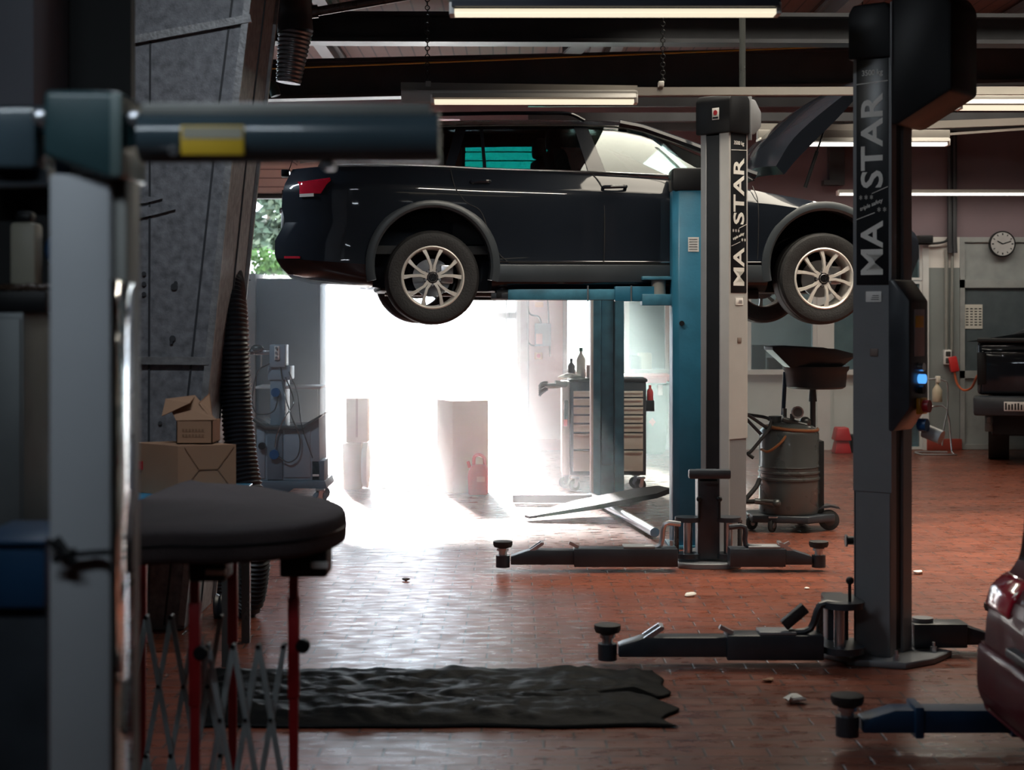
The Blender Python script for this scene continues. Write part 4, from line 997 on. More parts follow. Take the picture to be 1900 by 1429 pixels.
# bonnet, standing open, with its stay
hp = [loc_side(u, v, -.3) for u, v in ((1408, 318), (1440, 268), (1500, 214), (1560, 172), (1640, 138))]
hq = [loc_side(u, v, -.3) for u, v in ((1424, 333), (1452, 300), (1520, 232), (1580, 172), (1660, 140))]
b = MB(); rows = []
for j in range(11):
    q = -1+2*j/10; yy = q*.76; row = []
    for (x, z), (x2, z2) in zip(spline([Vector((a, 0, c)) for a, c in hp], 4) and [(v.x, v.z) for v in spline([Vector((a, 0, c)) for a, c in hp], 4)], [(v.x, v.z) for v in spline([Vector((a, 0, c)) for a, c in hq], 4)]):
        cr = .05*(1-q*q); row.append((Vector((x-cr*.6, yy, z+cr*.6)), Vector((x2-cr*.6, yy*.97, z2+cr*.6))))
    rows.append(row)
V = [[b.bm.verts.new(p[0]) for p in r] for r in rows]; W = [[b.bm.verts.new(p[1]) for p in r] for r in rows]
m = len(V[0])
for i in range(10):
    for j in range(m-1):
        b.bm.faces.new([V[i][j], V[i][j+1], V[i+1][j+1], V[i+1][j]]); b.bm.faces.new([W[i][j], W[i+1][j], W[i+1][j+1], W[i][j+1]])
    b.bm.faces.new([V[i][0], V[i+1][0], W[i+1][0], W[i][0]]); b.bm.faces.new([V[i][m-1], W[i][m-1], W[i+1][m-1], V[i+1][m-1]])
for j in range(m-1):
    b.bm.faces.new([V[0][j], W[0][j], W[0][j+1], V[0][j+1]]); b.bm.faces.new([V[-1][j], V[-1][j+1], W[-1][j+1], W[-1][j]])
b.build('bonnet', 'carpaint', car, local=True)
a, c = loc_side(1494, 348, -.62), loc_side(1532, 232, -.62); mid = (a[0]*.42+c[0]*.58, a[1]*.42+c[1]*.58)
b = MB(); b.cyl((a[0], -.62, a[1]), (mid[0], -.62, mid[1]), .014, n=10); b.cyl((mid[0], -.62, mid[1]), (c[0], -.62, c[1]), .007, n=8); b.build('bonnet_strut', 'black', car, local=True)
b = MB(); b.box(2.3, 3.1, -.5, .5, .56, .84, .04); b.box(2.4, 2.8, -.25, .25, .84, .90, .03); b.build('engine', 'black', car, local=True)
# cabin
b = MB(); b.box(-.84, 1.94, -.73, .73, .5, .56); b.build('cabin_floor', 'interior', car, local=True)
b = MB()
for (x, yy) in ((1.25, -.37), (1.25, .37), (.35, -.40), (.35, .40), (.35, 0)):
    b.box(x-.2, x+.3, yy-.23, yy+.23, .56, .76, .05); b.prism([(x-.26, .72), (x-.10, .72), (x-.26, 1.28), (x-.38, 1.28)], 'y', yy-.22, yy+.22, .04); b.box(x-.37, x-.28, yy-.12, yy+.12, 1.29, 1.44, .03)
b.build('seat', 'interior', car, local=True)
b = MB(); b.box(1.80, 2.2, -.70, .70, .8, 1.02, .05); b.build('dashboard', 'interior', car, local=True)
b = MB(); b.torus((1.66, .37, 1.02), (1, 0, .45), .17, .014, 24, 6); b.build('steering_wheel', 'black', car, local=True)
# wheels
def wheel(cx, cyy, s, spin):
    b = MB(); r = WR
    prof_ = [(-.105, .205), (-.108, .235), (-.118, .275), (-.112, r-.022), (-.095, r-.006), (-.06, r-.001), (-.056, r-.008), (-.05, r), (.0, r+.001), (.05, r), (.056, r-.008), (.06, r-.001), (.095, r-.006), (.112, r-.022), (.118, .275), (.108, .235), (.105, .205)]
    c0 = Vector((cx, cyy, WR))
    b.skin([b.ring(c0+Vector((0, t*1.0, 0)), (0, 1, 0), q, 56) for t, q in prof_], False)
    w_ = b.build('wheel', 'rubber', car, local=True, angle=25)
    y0 = cyy+s*.10
    b = MB()
    b.skin([b.ring((cx, cyy+s*t, WR), (0, 1, 0), q, 56) for t, q in ((.108, .222), (.112, .214), (.105, .206), (.09, .200), (-.10, .196), (-.105, .208))], False)
    b.build('rim_barrel', 'rim', w_, local=True)
    b = MB()
    for k in range(5):
        a0 = spin+2*PI*k/5
        for d in (-1, 1):
            a1 = a0+d*math.radians(8.5); a2 = a0+d*math.radians(17.5)
            def pt(r_, a, y): return Vector((cx+r_*math.sin(a), y, WR+r_*math.cos(a)))
            ring_ = []
            for (r_, a, wdt, yo) in ((.040, a0+d*.25, .014, .0), (.085, a1, .0105, .004), (.15, a2*.55+a1*.45, .0115, .006), (.205, a2, .0165, .0)):
                ctr = pt(r_, a, y0); tan = Vector((math.cos(a), 0, -math.sin(a)))*wdt
                yy1, yy2 = y0+s*(yo), y0-s*.022
                p1, p2 = ctr-tan, ctr+tan
                ring_.append([b.bm.verts.new((p1.x, yy2, p1.z)), b.bm.verts.new((p1.x*.85+ctr.x*.15, yy1, p1.z*.85+ctr.z*.15)), b.bm.verts.new((p2.x*.85+ctr.x*.15, yy1, p2.z*.85+ctr.z*.15)), b.bm.verts.new((p2.x, yy2, p2.z))])
            b.skin(ring_)
    b.build('rim_spokes', 'rim', w_, local=True)
    b = MB(); b.cyl((cx, y0-s*.03, WR), (cx, y0-s*.004, WR), .062, n=28); b.build('hub', 'rimdark', w_, local=True)
    for k in range(5):
        a = spin+PI/5+2*PI*k/5; p = Vector((cx+.052*math.sin(a), y0-s*.006, WR+.052*math.cos(a))); MB().cyl(p, p+Vector((0, s*.008, 0)), .010, n=6).build('wheel_bolt', 'zinc', w_, local=True)
    b = MB(); b.cyl((cx, y0-s*.004, WR), (cx, y0+s*.007, WR), .034, n=28); b.build('hub_cap', 'black', w_, local=True)
    b = MB(); yy = y0+s*.0085; b.torus((cx, yy, WR), (0, 1, 0), .030, .0024, 28, 6)
    for poly in (([(-.012, .024), (0, .004), (.012, .024)]), ([(-.022, .012), (-.011, -.022), (0, -.001), (.011, -.022), (.022, .012)])):
        for p, q in zip(poly, poly[1:]): b.bar((cx+p[0], yy, WR+p[1]), (cx+q[0], yy, WR+q[1]), .004, .004, up=(0,1,0))
    b.build('wheel_emblem', 'chrome', w_, local=True)
    b = MB(); b.cyl((cx, cyy-s*.02, WR), (cx, cyy+s*.0, WR), .135, n=36); b.box(cx+.06, cx+.15, cyy-.04, cyy+.04, WR-.04, WR+.09, .01); b.build('brake_disc', 'zinc', w_, local=True)
for cx, sp in ((0, 0.), (WB, .22)):
    for s in (-1, 1): wheel(cx, s*.785, s, sp)
b = MB(); b.cyl((0, -.72, WR), (0, .72, WR), .04, n=12); b.cyl((WB, -.72, WR), (WB, .72, WR), .04, n=12)
for cx in (0, WB):
    for s in (-1, 1): b.cyl((cx, s*.62, WR), (cx, s*.56, .70), .035, n=12); b.cyl((cx+.1, s*.6, WR+.05), (cx+.1, s*.55, .72), .022, n=10)
b.build('axle', 'black', car, local=True)
# ================================================================== THINGS AROUND THE DOORWAY
# oil drainer
YO = 12.45; S_ = FPX/YO
t = thing('oil_drainer', 'grey wheeled waste oil drainer tank with a black collecting bowl on top', 'oil drainer', (X(1465, YO), YO, 0))
xc = X(1464, YO); R = .225
zb, ztop = Z(950, YO), Z(805, YO)
b = MB(); H = ztop-zb
b.stack((xc, YO, zb), (0,0,1), [(0, R*.97), (.02, R), (H*.42, R), (H*.43, R+.008), (H*.45, R+.008), (H*.46, R), (H*.50, R), (H*.51, R+.008), (H*.53, R+.008), (H*.54, R), (H*.58, R), (H*.59, R+.006), (H*.61, R), (H, R), (H+.03, R*.96), (H+.065, R*.80), (H+.085, R*.5), (H+.09, .02)], 48); b.build('tank', 'tank', t)
b = MB(); b.box(xc+R-.01, xc+R+.03, YO-.06, YO+.10, zb-.02, ztop-.05, .006); b.build('frame_rail', 'black', t)
b = MB(); b.prism([(xc-.30, YO-.16), (xc+.10, YO-.26), (xc+.33, YO-.1), (xc+.33, YO+.2), (xc-.1, YO+.26), (xc-.32, YO+.15)], 'z', zb-.06, zb-.005, .01); b.build('base', 'liftdark', t)
def caster(t, x, y, r, mat='rubber', wd=.03, rz=0.):
    b = MB(); d = Vector((math.cos(rz+PI/2), math.sin(rz+PI/2), 0))*wd/2; c = Vector((x, y, r))
    b.stack(c-d, d, [(0, r*.8), (wd*.2, r), (wd*.8, r), (wd, r*.8)], 22); w_ = b.build('caster', mat, t)
    b = MB(); b.cyl(c-d*1.15, c+d*1.15, r*.42, n=14); b.build('caster_hub', 'zinc', w_)
    b = MB(); e = d*1.35
    for sg in (-1, 1): b.bar(c+e*sg, c+e*sg+Vector((.012, 0, r*1.25)), .035, .005, up=tuple(d))
    b.box(x-.03, x+.045, y-.035, y+.035, r*2.1, r*2.35, .003); b.build('caster_fork', 'zinc', w_)
    return w_
caster(t, X(1394, YO), YO-.02, .052, rz=.5); caster(t, X(1432, 12.3), 12.28, .052, rz=.9)
for (wx, wy) in ((X(1537, 12.42), 12.40), (X(1487, YO+.25), YO+.27)):
    b = MB(); b.stack((wx, wy-.03, .077), (0,1,0), [(0, .06), (.008, .076), (.052, .076), (.06, .06)], 30); w_ = b.build('wheel', 'rubber', t)
    b = MB(); b.cyl((wx, wy-.036, .077), (wx, wy+.036, .077), .040, n=20); b.cyl((wx, wy-.042, .077), (wx, wy-.03, .077), .014, n=10); b.build('hub', 'tank', w_)
b = MB(); b.prism([(X(1516, YO), .16), (X(1522, YO), .185), (X(1537, YO), .192), (X(1552, YO), .18), (X(1556, YO), .16), (X(1552, YO), .165), (X(1537, YO), .175), (X(1522, YO), .168)], 'y', YO-.09, YO+.02); b.build('mudguard', 'liftdark', t)
b = MB()
b.tube([P(1432, 800, YO-.1), P(1424, 795, YO-.15), P(1384, 768, YO-.2), P(1380, 772, YO-.2), P(1412, 806, YO-.18)], .013, 10, 4)
b.tube([P(1382, 769, YO+.1), P(1424, 776, YO), P(1432, 790, YO)], .013, 10, 4); b.build('push_handle', 'liftdark', t)
b = MB(); b.tube([P(1431, 782, YO-.12), P(1424, 800, YO-.18), P(1395, 836, YO-.22), P(1388, 842, YO-.22), P(1398, 850, YO-.22)], .013, 10, 4); b.build('suction_hose', 'rubber', t)
b = MB(); b.tube([P(1409, 890, YO-.1), P(1402, 905, YO-.16), P(1383, 928, YO-.2), P(1390, 931, YO-.22), P(1415, 930, YO-.24), P(1441, 932, YO-.24)], .018, 10, 4); b.build('drain_hose', 'rubber', t)
b = MB(); b.cyl(P(1400, 930, YO-.235), P(1446, 934, YO-.235), .022, n=12); b.ball(P(1441, 934, YO-.25), .032); b.build('drain_valve', 'tank', t)
b = MB(); b.cyl(P(1438, 785, YO), P(1438, 772, YO), .05, n=14); b.cyl(P(1470, 795, YO-.08), P(1470, 768, YO-.08), .018, n=10); b.cyl(P(1452, 778, YO-.1), P(1496, 790, YO-.1), .022, n=10)
b.cyl((X(1474, YO), YO-.14, Z(763, YO)), (X(1474, YO), YO-.10, Z(763, YO)), .042, n=20); b.cyl(P(1456, 782, YO-.06), P(1456, 758, YO-.06), .016, n=10); b.ball(P(1494, 784, YO-.06), .045); b.build('pump_valves', 'tank', t)
b = MB(); b.torus((X(1474, YO), YO-.142, Z(763, YO)), (0,1,0), .040, .006, 22, 6); b.build('pressure_gauge', 'zinc', t)
b = MB(); b.tube([(xc+(R-.01)*math.cos(a), YO+(R-.01)*math.sin(a), ztop+.055-.022*math.sin(a*1.0+2.2)) for a in [PI*1.02+PI*.98*i/12 for i in range(13)]], .012, 8, 3)
b.tube([P(1462, 805, YO-.2), P(1445, 825, YO-.235), P(1425, 838, YO-.22), P(1412, 834, YO-.14)], .010, 8, 4); b.build('copper_hose', pm('copper_brown_hose', (.24, .09, .03), .4), t)
b = MB(); b.cyl(P(1508, 795, YO), P(1508, 722, YO), .022, n=14); b.cyl(P(1508, 745, YO), P(1508, 722, YO), .032, .024, n=14); b.build('lift_pole', 'liftdark', t)
b = MB(); b.cyl(P(1453, 770, YO+.05), P(1457, 690, YO+.05), .016, n=10); b.build('bowl_hose', 'bluedark', t)
xb = X(1514, YO); zb1 = Z(722, YO)
b = MB(); b.stack((xb, YO, zb1), (0,0,1), [(0, .03), (.005, .20), (.02, .222), (.13, .232), (.145, .245), (.175, .25), (.175, .235), (.12, .215), (.03, .2)], 40); b.build('bowl', 'black', t)
b = MB()
outl = [(-.40, -.10), (-.36, -.2), (-.2, -.24), (.1, -.22), (.26, -.18), (.27, .1), (.1, .24), (-.2, .25), (-.37, .15)]
A = [b.bm.verts.new((xb+p[0]*.62, YO+p[1]*.8, zb1+.17)) for p in outl]; B = [b.bm.verts.new((xb+p[0], YO+p[1], zb1+(.25 if p[0] > .2 else .225 if p[0] > 0 else .30))) for p in outl]; Cc = [b.bm.verts.new((xb+p[0]*1.0, YO+p[1]*1.0, zb1+(.27 if p[0] > .2 else .31 if p[0] > 0 else .325))) for p in outl]; D = [b.bm.verts.new((xb+p[0]*.93, YO+p[1]*.93, zb1+(.25 if p[0] > .2 else .28 if p[0] > 0 else .30))) for p in outl]
n = len(outl)
for Q, W in ((A, B), (B, Cc), (Cc, D)):
    for i in range(n): b.bm.faces.new([Q[i], Q[(i+1)%n], W[(i+1)%n], W[i]])
b.bm.faces.new(A); b.bm.faces.new(D); b.build('collecting_tray', 'black', t)
# drawer trolley
YT2 = 15.05; x0, x1 = X(1058, YT2), X(1199, YT2)
t = thing('tool_trolley', 'tool trolley with seven cream drawers standing behind the far blue post', 'tool trolley', ((x0+x1)/2, YT2, 0))
z0, z1 = Z(882, YT2), Z(709, YT2)
b = MB(); b.box(x0, x1, YT2, YT2+.45, z0, z1, .008); b.build('cabinet', 'liftdark', t)
zs = [724, 738, 754, 770, 786, 803, 835, 867]
for k in range(7):
    za, zc = Z(zs[k]+1.5, YT2), Z(zs[k+1] if k < 6 else 876, YT2)
    d = MB().box(x0+.03, x1-.03, YT2-.012, YT2+.02, zc+.008, za, .003).build('drawer', 'cream', t)
    MB().box(x0+.035, x1-.035, YT2-.028, YT2-.012, za-.02, za, .003).build('drawer_handle', pm('pale_handle_strip', (.78, .74, .64), .35), d)
MB().box(x0-.075, x0-.003, YT2+.02, YT2+.43, z0, z1, .01).build('side_panel', 'white', t)
MB().box(x0-.055, x0-.02, YT2-.01, YT2+.02, Z(790, YT2), Z(743, YT2), .004).build('side_rack', 'black', t)
MB().box(x0-.06, x0-.025, YT2-.02, YT2+.0, Z(791, YT2), Z(778, YT2), .004).build('red_holder', 'redplastic', t)
MB().box(x0-.01, x1+.012, YT2-.015, YT2+.46, z1, z1+.03, .01).build('worktop', 'black', t)
b = MB(); b.box(x1+.002, x1+.08, YT2+.05, YT2+.2, Z(764, YT2), Z(744, YT2), .006); b.build('side_bin', 'black', t)
for (u, y) in ((1048, YT2+.3), (1066, YT2+.05), (1178, YT2+.3), (1188, YT2+.05)): caster(t, X(u, y), y, .055, rz=random.uniform(-.6, .6))
zt_ = z1+.03
def bottle(name, label, u, y, z, r, h, mat, cap='white', cat='bottle', group=None):
    t = thing(name, label, cat, (X(u, y), y, z), group=group)
    b = MB(); b.stack((X(u, y), y, z), (0,0,1), [(0, r*.9), (.01, r), (h*.62, r), (h*.74, r*.6), (h*.8, r*.36), (h*.88, r*.36)], 20); b.build('bottle', mat, t)
    b = MB(); b.cyl((X(u, y), y, z+h*.88), (X(u, y), y, z+h), r*.42, n=14); b.build('cap', cap, t)
    return t
bottle('spray_bottle', 'dark bottle at the left end of the drawer trolley top', 1060, YT2+.2, zt_, .035, .18, 'brown', 'black')
bottle('spray_bottle', 'tall clear white bottle with green cap on the drawer trolley', 1078, YT2+.22, zt_, .042, .28, 'paper', 'greenpl')
b = MB(); b.box(X(1090, YT2), X(1097, YT2), YT2+.1, YT2+.3, zt_, zt_+.12, .004); tag(b.build('carton', 'pink'), 'small pinkish carton beside the white bottle on the drawer trolley', 'box')
b = MB()
for k in range(5): b.ball((X(1046+6*k, YT2), YT2+.14+.03*(k % 2), zt_+.01+.012*(k % 3)), .045, 12, (1.1, .8, .35))
tag(b.build('cleaning_rag', 'paper'), 'crumpled pale rag on the left corner of the drawer trolley', 'rag')
b = MB(); c = P(1026, 716, YT2-.02)
b.ball(c, .06, 12, (1.5, .6, .45)); 
for k in range(5): b.tube([c+Vector((-.05, .0, .03-.015*k)), c+Vector((-.10, -.01, .025-.022*k)), c+Vector((-.125, -.01, -.01-.02*k))], .012, 7, 3)
b.tube([c+Vector((.02, 0, .02)), c+Vector((.10, .02, .012)), P(1048, 712, YT2+.05)], .03, 8, 3)
tag(b.build('work_glove', pm('grey_glove', (.30, .33, .33), .8)), 'grey work glove draped over the left edge of the drawer trolley', 'glove')
bottle('aerosol_can', 'red and white aerosol can in the bin on the trolley right side', 1206, YT2+.12, Z(746, YT2), .03, .15, 'redplastic', 'redplastic', 'can')
# green waste bin
YG = 18.9; x0, x1 = X(1150, YG), X(1242, YG); zt_ = Z(706, YG)
t = thing('waste_bin', 'green plastic waste bin with red lid against the glazed partition', 'bin', ((x0+x1)/2, YG, 0))
b = MB(); b.hexa([(x0+.05, YG-.2, .02), (x1-.06, YG-.2, .02), (x1-.06, YG+.3, .02), (x0+.05, YG+.3, .02), (x0, YG-.28, zt_), (x1, YG-.28, zt_), (x1, YG+.34, zt_), (x0, YG+.34, zt_)]); b._bev(list(b.bm.faces), .05, 3); b.build('bin_body', 'greenpl', t)
b = MB(); b.box(x0-.02, x1+.02, YG-.31, YG+.36, zt_, zt_+.07, .02); b.box(X(1160, YG), X(1232, YG), YG-.33, YG-.29, zt_-.02, zt_+.05, .01); b.build('lid', 'redplastic', t)
b = MB(); b.prism([(X(1200, YG), Z(780, YG)), (X(1207, YG), Z(773, YG)), (X(1213, YG), Z(780, YG)), (X(1207, YG), Z(788, YG))], 'y', YG-.272, YG-.262); b.build('hazard_label', 'orange', t)
b = MB(); b.box(X(1216, YG), X(1225, YG), YG-.31, YG-.29, Z(731, YG), Z(712, YG)); b.build('paper_label', 'white', t)
# switch gear on the pink pier
YW = YB-.03
def wallbox(name, label, cat, u0, u1, v0, v1, mat, d=.12):
    return tag(MB().box(X(u0, YW), X(u1, YW), YW-d, YW, Z(v1, YW), Z(v0, YW), .008).build(name, mat), label, cat)
t = thing('switch_cabinet', 'grey door control box with cables on the pale pink pier', 'control box', P(1006, 642, YW))
MB().box(X(992, YW), X(1022, YW), YW-.14, YW, Z(642, YW), Z(600, YW), .01).build('case', 'cabdark', t)
MB().box(X(994, YW), X(1006, YW), YW-.145, YW-.139, Z(638, YW), Z(619, YW), .002).build('front_label', 'pink', t)
b = MB(); b.tube([P(1004, 600, YW-.03), P(999, 588, YW-.03), P(984, 583, YW-.03), P(979, 570, YW-.03), P(978, 545, YW-.03)], .01, 6, 4); b.tube([P(1018, 600, YW-.03), P(1017, 570, YW-.03), P(1015, 540, YW-.03)], .008, 6, 3); b.tube([P(1020, 642, YW-.03), P(1021, 662, YW-.03)], .008, 6, 1); b.tube([P(995, 642, YW-.03), P(985, 640, YW-.03), P(979, 630, YW-.03), P(978, 600, YW-.03)], .008, 6, 4); b.build('cable', 'black', t)
t = thing('emergency_stop', 'small cream and orange switch below the door control box', 'switch', P(999, 665, YW))
MB().box(X(992, YW), X(1006, YW), YW-.07, YW, Z(666, YW), Z(654, YW), .006).build('switch_box', pm('orange_switch_box', (.75, .38, .16), .5), t); b = MB(); b.cyl((X(999, YW), YW-.1, Z(660, YW)), (X(999, YW), YW-.07, Z(660, YW)), .025, n=16); b.build('button', 'redplastic', t)
wallbox('junction_box', 'orange junction box high on the pale pink pier', 'box', 992, 1008, 560, 570, pm('orange_junction', (.65, .35, .18), .5), .06)
# cardboard boxes, tyre, canister in the light of the doorway
YC1 = 14.95
def carton(name, label, c, sx, sy, h, rz, mat='card', z=0.):
    t = thing(name, label, 'box', (c[0], c[1], z), rz, local=True)
    MB().box(-sx/2, sx/2, -sy/2, sy/2, 0, h, .006).build('carton', mat, t, local=True)
    b = MB(); b.box(-sx/2-.001, sx/2+.001, -.025, .025, h-.002, h+.0015); b.box(-.0, .05, -sy/2-.0015, -sy/2+.001, h-.14, h); b.build('tape', 'cardlt', t, local=True)
    return t
carton('cardboard_box', 'tall pale cardboard box in the glare, behind the red canister', (X(858, 15.1), 15.12), .36, .36, Z(742, 15.1), .45, 'cardlt')
t = thing('round_carton', 'narrow pale drum-shaped carton standing left of the lying tyre', 'box', (X(660, 15.3), 15.3, 0))
b = MB(); b.box(X(636, 15.2), X(672, 15.2), 15.18, 15.4, 0, Z(820, 15.3), .02); b.build('carton', 'cardlt', t)
b = MB(); b.stack((X(672, 15.2)-.004, 15.32, Z(820, 15.3)/2), (1, 0, 0), [(0, .205), (.05, .215), (.06, .15)], 30); b.build('round_lid', 'white', t)
t = thing('cardboard_column', 'upper pale carton standing on the narrow drum-shaped carton', 'box', (X(664, 15.3), 15.3, Z(820, 15.3)))
MB().box(X(644, 15.3), X(684, 15.3), 15.2, 15.4, Z(820, 15.3)+.002, Z(738, 15.3), .006).build('carton', 'cardlt', t)
MB().box(X(662, 15.3), X(666, 15.3), 15.198, 15.4, Z(810, 15.3), Z(738, 15.3)+.001).build('tape', 'card', t)
YTy = 15.6
t = thing('tyre', 'loose tyre lying flat on the floor in the bright doorway', 'tyre', (X(754, YTy), YTy, 0))
b = MB(); Ro = X(808, YTy)-X(754, YTy); hh = Z(858, YTy-.25)
b.skin([b.ring((X(754, YTy), YTy, z), (0,0,1), r, 48) for z, r in ((.0, Ro*.62), (.0, Ro*.85), (.02, Ro*.96), (.06, Ro), (hh*.45, Ro), (hh*.47, Ro*.985), (hh*.5, Ro*.985), (hh*.52, Ro), (hh-.06, Ro), (hh-.02, Ro*.96), (hh, Ro*.85), (hh-.01, Ro*.62))], False, True); b.build('tyre_casing', 'rubber', t)
YK = 14.8
t = thing('fuel_canister', 'red plastic canister with a handle in front of the tall pale box', 'canister', (X(886, YK), YK, 0))
b = MB(); zt_ = Z(862, YK); b.prism([(X(869, YK), .0), (X(905, YK), .0), (X(906, YK), zt_*.8), (X(903, YK), zt_), (X(876, YK), zt_), (X(868, YK), zt_*.75)], 'y', YK-.07, YK+.07, .022, 3); b.build('can_body', 'redplastic', t)
b = MB(); b.tube([P(879, 863, YK), P(880, 848, YK), P(889, 844, YK), P(898, 850, YK), P(900, 864, YK)], .016, 8, 5); b.build('handle', 'redplastic', t)
b = MB(); b.cyl(P(872, 868, YK), P(868, 856, YK), .018, .014, n=12); b.build('spout', 'redplastic', t)
b = MB(); b.box(X(885, YK), X(900, YK), YK-.074, YK-.068, zt_*.45, zt_*.62); b.build('embossed_label', pm('pale_red_label', (.75, .16, .12), .5), t)
# tall grey cabinet and white locker left of the doorway
YL = 16.2
t = thing('tall_cabinet', 'tall blue grey cabinet at the left edge of the bright doorway', 'cabinet', (X(535, YL), YL, 0))
MB().box(X(476, YL), X(594, YL), YL, YL+.5, .0, Z(517, YL), .006).build('cabinet_body', 'cabdark', t)
MB().box(X(480, YL), X(590, YL), YL-.018, YL-.002, .08, Z(521, YL), .004).build('door', 'cabdark', t)
MB().cyl((X(486, YL), YL-.04, 1.1), (X(486, YL), YL-.04, 1.25), .008, n=8).build('door_handle', 'zinc', t)
t = thing('white_locker', 'narrow white locker beside the tall blue grey cabinet', 'locker', (X(462, 16.4), 16.4, 0))
MB().box(X(440, 16.4), X(474, 16.4), 16.4, 16.9, 0, Z(508, 16.4), .006).build('locker_body', 'whitewall', t)
MB().cyl((X(464, 16.4), 16.37, Z(520, 16.4)), (X(464, 16.4), 16.405, Z(520, 16.4)), .008, n=8).build('lock', 'black', t)
# analyser cart
YA = 14.0
t = thing('analyser_cart', 'grey exhaust gas analyser cart with blue knobs in front of the tall cabinet', 'cart', (X(535, YA), YA, 0))
def bx(name, u0, u1, v0, v1, y0, y1, mat, bev=.006, par=None): return MB().box(X(u0, YA), X(u1, YA), YA+y0, YA+y1, Z(v1, YA), Z(v0, YA), bev).build(name, mat, par or t)
b = MB(); b.prism([(X(476, YA), Z(790, YA)), (X(493, YA), Z(796, YA)), (X(560, YA), Z(796, YA)), (X(592, YA), Z(776, YA)), (X(594, YA), Z(892, YA)), (X(476, YA), Z(892, YA))], 'y', YA, YA+.5, .006); b.build('lower_cabinet', 'cabgrey', t)
bx('door', 478, 492, 800, 888, -.01, .01, 'cabgrey'); bx('centre_panel', 496, 525, 798, 890, -.014, .01, 'cabdark'); bx('door', 528, 576, 798, 886, -.01, .01, 'cabgrey')
b = MB(); b.prism([(X(470, YA), Z(775, YA)), (X(494, YA), Z(790, YA)), (X(560, YA), Z(790, YA)), (X(598, YA), Z(768, YA)), (X(598, YA), Z(772, YA)), (X(562, YA), Z(796, YA)), (X(493, YA), Z(796, YA)), (X(470, YA), Z(781, YA))], 'y', YA-.05, YA+.5, .003); b.build('tray', 'tank', t)
bx('column', 498, 526, 705, 792, .1, .4, 'cabgrey'); bx('shelf', 470, 592, 718, 723, .12, .5, 'alu', .003); bx('screen_housing', 494, 536, 680, 706, .08, .36, 'cabgrey', .01)
bx('head_box', 498, 528, 640, 682, .05, .25, 'cabgrey', .008); s = bx('meter_panel', 508, 517, 642, 668, .035, .05, 'white', .003)
b = MB()
for v in (646, 655, 664): b.cyl((X(512, YA), YA+.02, Z(v, YA)), (X(512, YA), YA+.035, Z(v, YA)), .012, n=12)
b.build('dial', 'zinc', s)
bx('side_arm', 470, 498, 651, 659, .08, .14, 'zinc'); b = MB(); b.ball(P(477, 647, YA+.08), .045, 12, (1.3, .8, .8)); b.ball(P(468, 652, YA+.08), .03); b.build('clamp', 'tank', t)
for (u, v, r, mt) in ((509, 729, .038, 'bluepl'), (510, 843, .040, 'bluepl'), (487, 827, .030, 'black')):
    b = MB(); yy = YA+(.085 if v < 800 else -.02); b.cyl((X(u, YA), yy-.03, Z(v, YA)), (X(u, YA), yy+.02, Z(v, YA)), r, n=20); b.build('knob', mt, t)
b = MB()
b.tube([P(517, 735, YA+.08), P(510, 760, YA), P(495, 768, YA-.02), P(475, 766, YA), P(468, 740, YA), P(478, 690, YA), P(500, 675, YA+.04)], .006, 6, 5)
b.tube([P(520, 680, YA+.07), P(528, 730, YA+.05), P(540, 770, YA-.06), P(556, 812, YA-.04), P(553, 845, YA-.04), P(535, 858, YA-.04), P(516, 847, YA-.04)], .006, 6, 5)
b.tube([P(530, 700, YA+.05), P(545, 745, YA+.02), P(528, 775, YA-.06), P(514, 805, YA-.04), P(510, 830, YA-.04)], .006, 6, 5)
b.tube([P(536, 690, YA+.06), P(552, 730, YA+.02), P(560, 790, YA-.06), P(580, 850, YA-.03)], .005, 6, 5); b.build('cable', 'tank', t)
b = MB(); b.prism([(X(478, YA), Z(892, YA)), (X(604, YA), Z(892, YA)), (X(608, YA), Z(906, YA)), (X(545, YA), Z(906, YA)), (X(530, YA), Z(918, YA)), (X(490, YA), Z(918, YA)), (X(478, YA), Z(910, YA))], 'y', YA-.03, YA+.55, .006); b.build('base', 'cabdark', t)
bx('pump_box', 578, 602, 855, 893, .0, .3, 'cabdark'); bx('pump_label', 580, 592, 880, 884, -.008, .0, 'white', .001)
caster(t, X(594, YA), YA-.05, .062, 'cabdark', .04, .3); caster(t, X(478, YA+.4), YA+.4, .062, 'cabdark', .04, .1); caster(t, X(600, YA+.45), YA+.42, .062, 'cabdark', .04, .1)
b = MB(); b.tube([P(476, 903, YA-.1)-Vector((0,0,0)), (X(490, 13.9), 13.85, .06), (X(520, 13.7), 13.7, .014), (X(555, 13.7), 13.65, .012), (X(580, 13.8), 13.75, .012), (X(600, 13.9), 13.85, .012)], .012, 8, 5)
tag(b.build('floor_cable', 'black'), 'black cable looping on the floor in front of the analyser cart', 'cable')
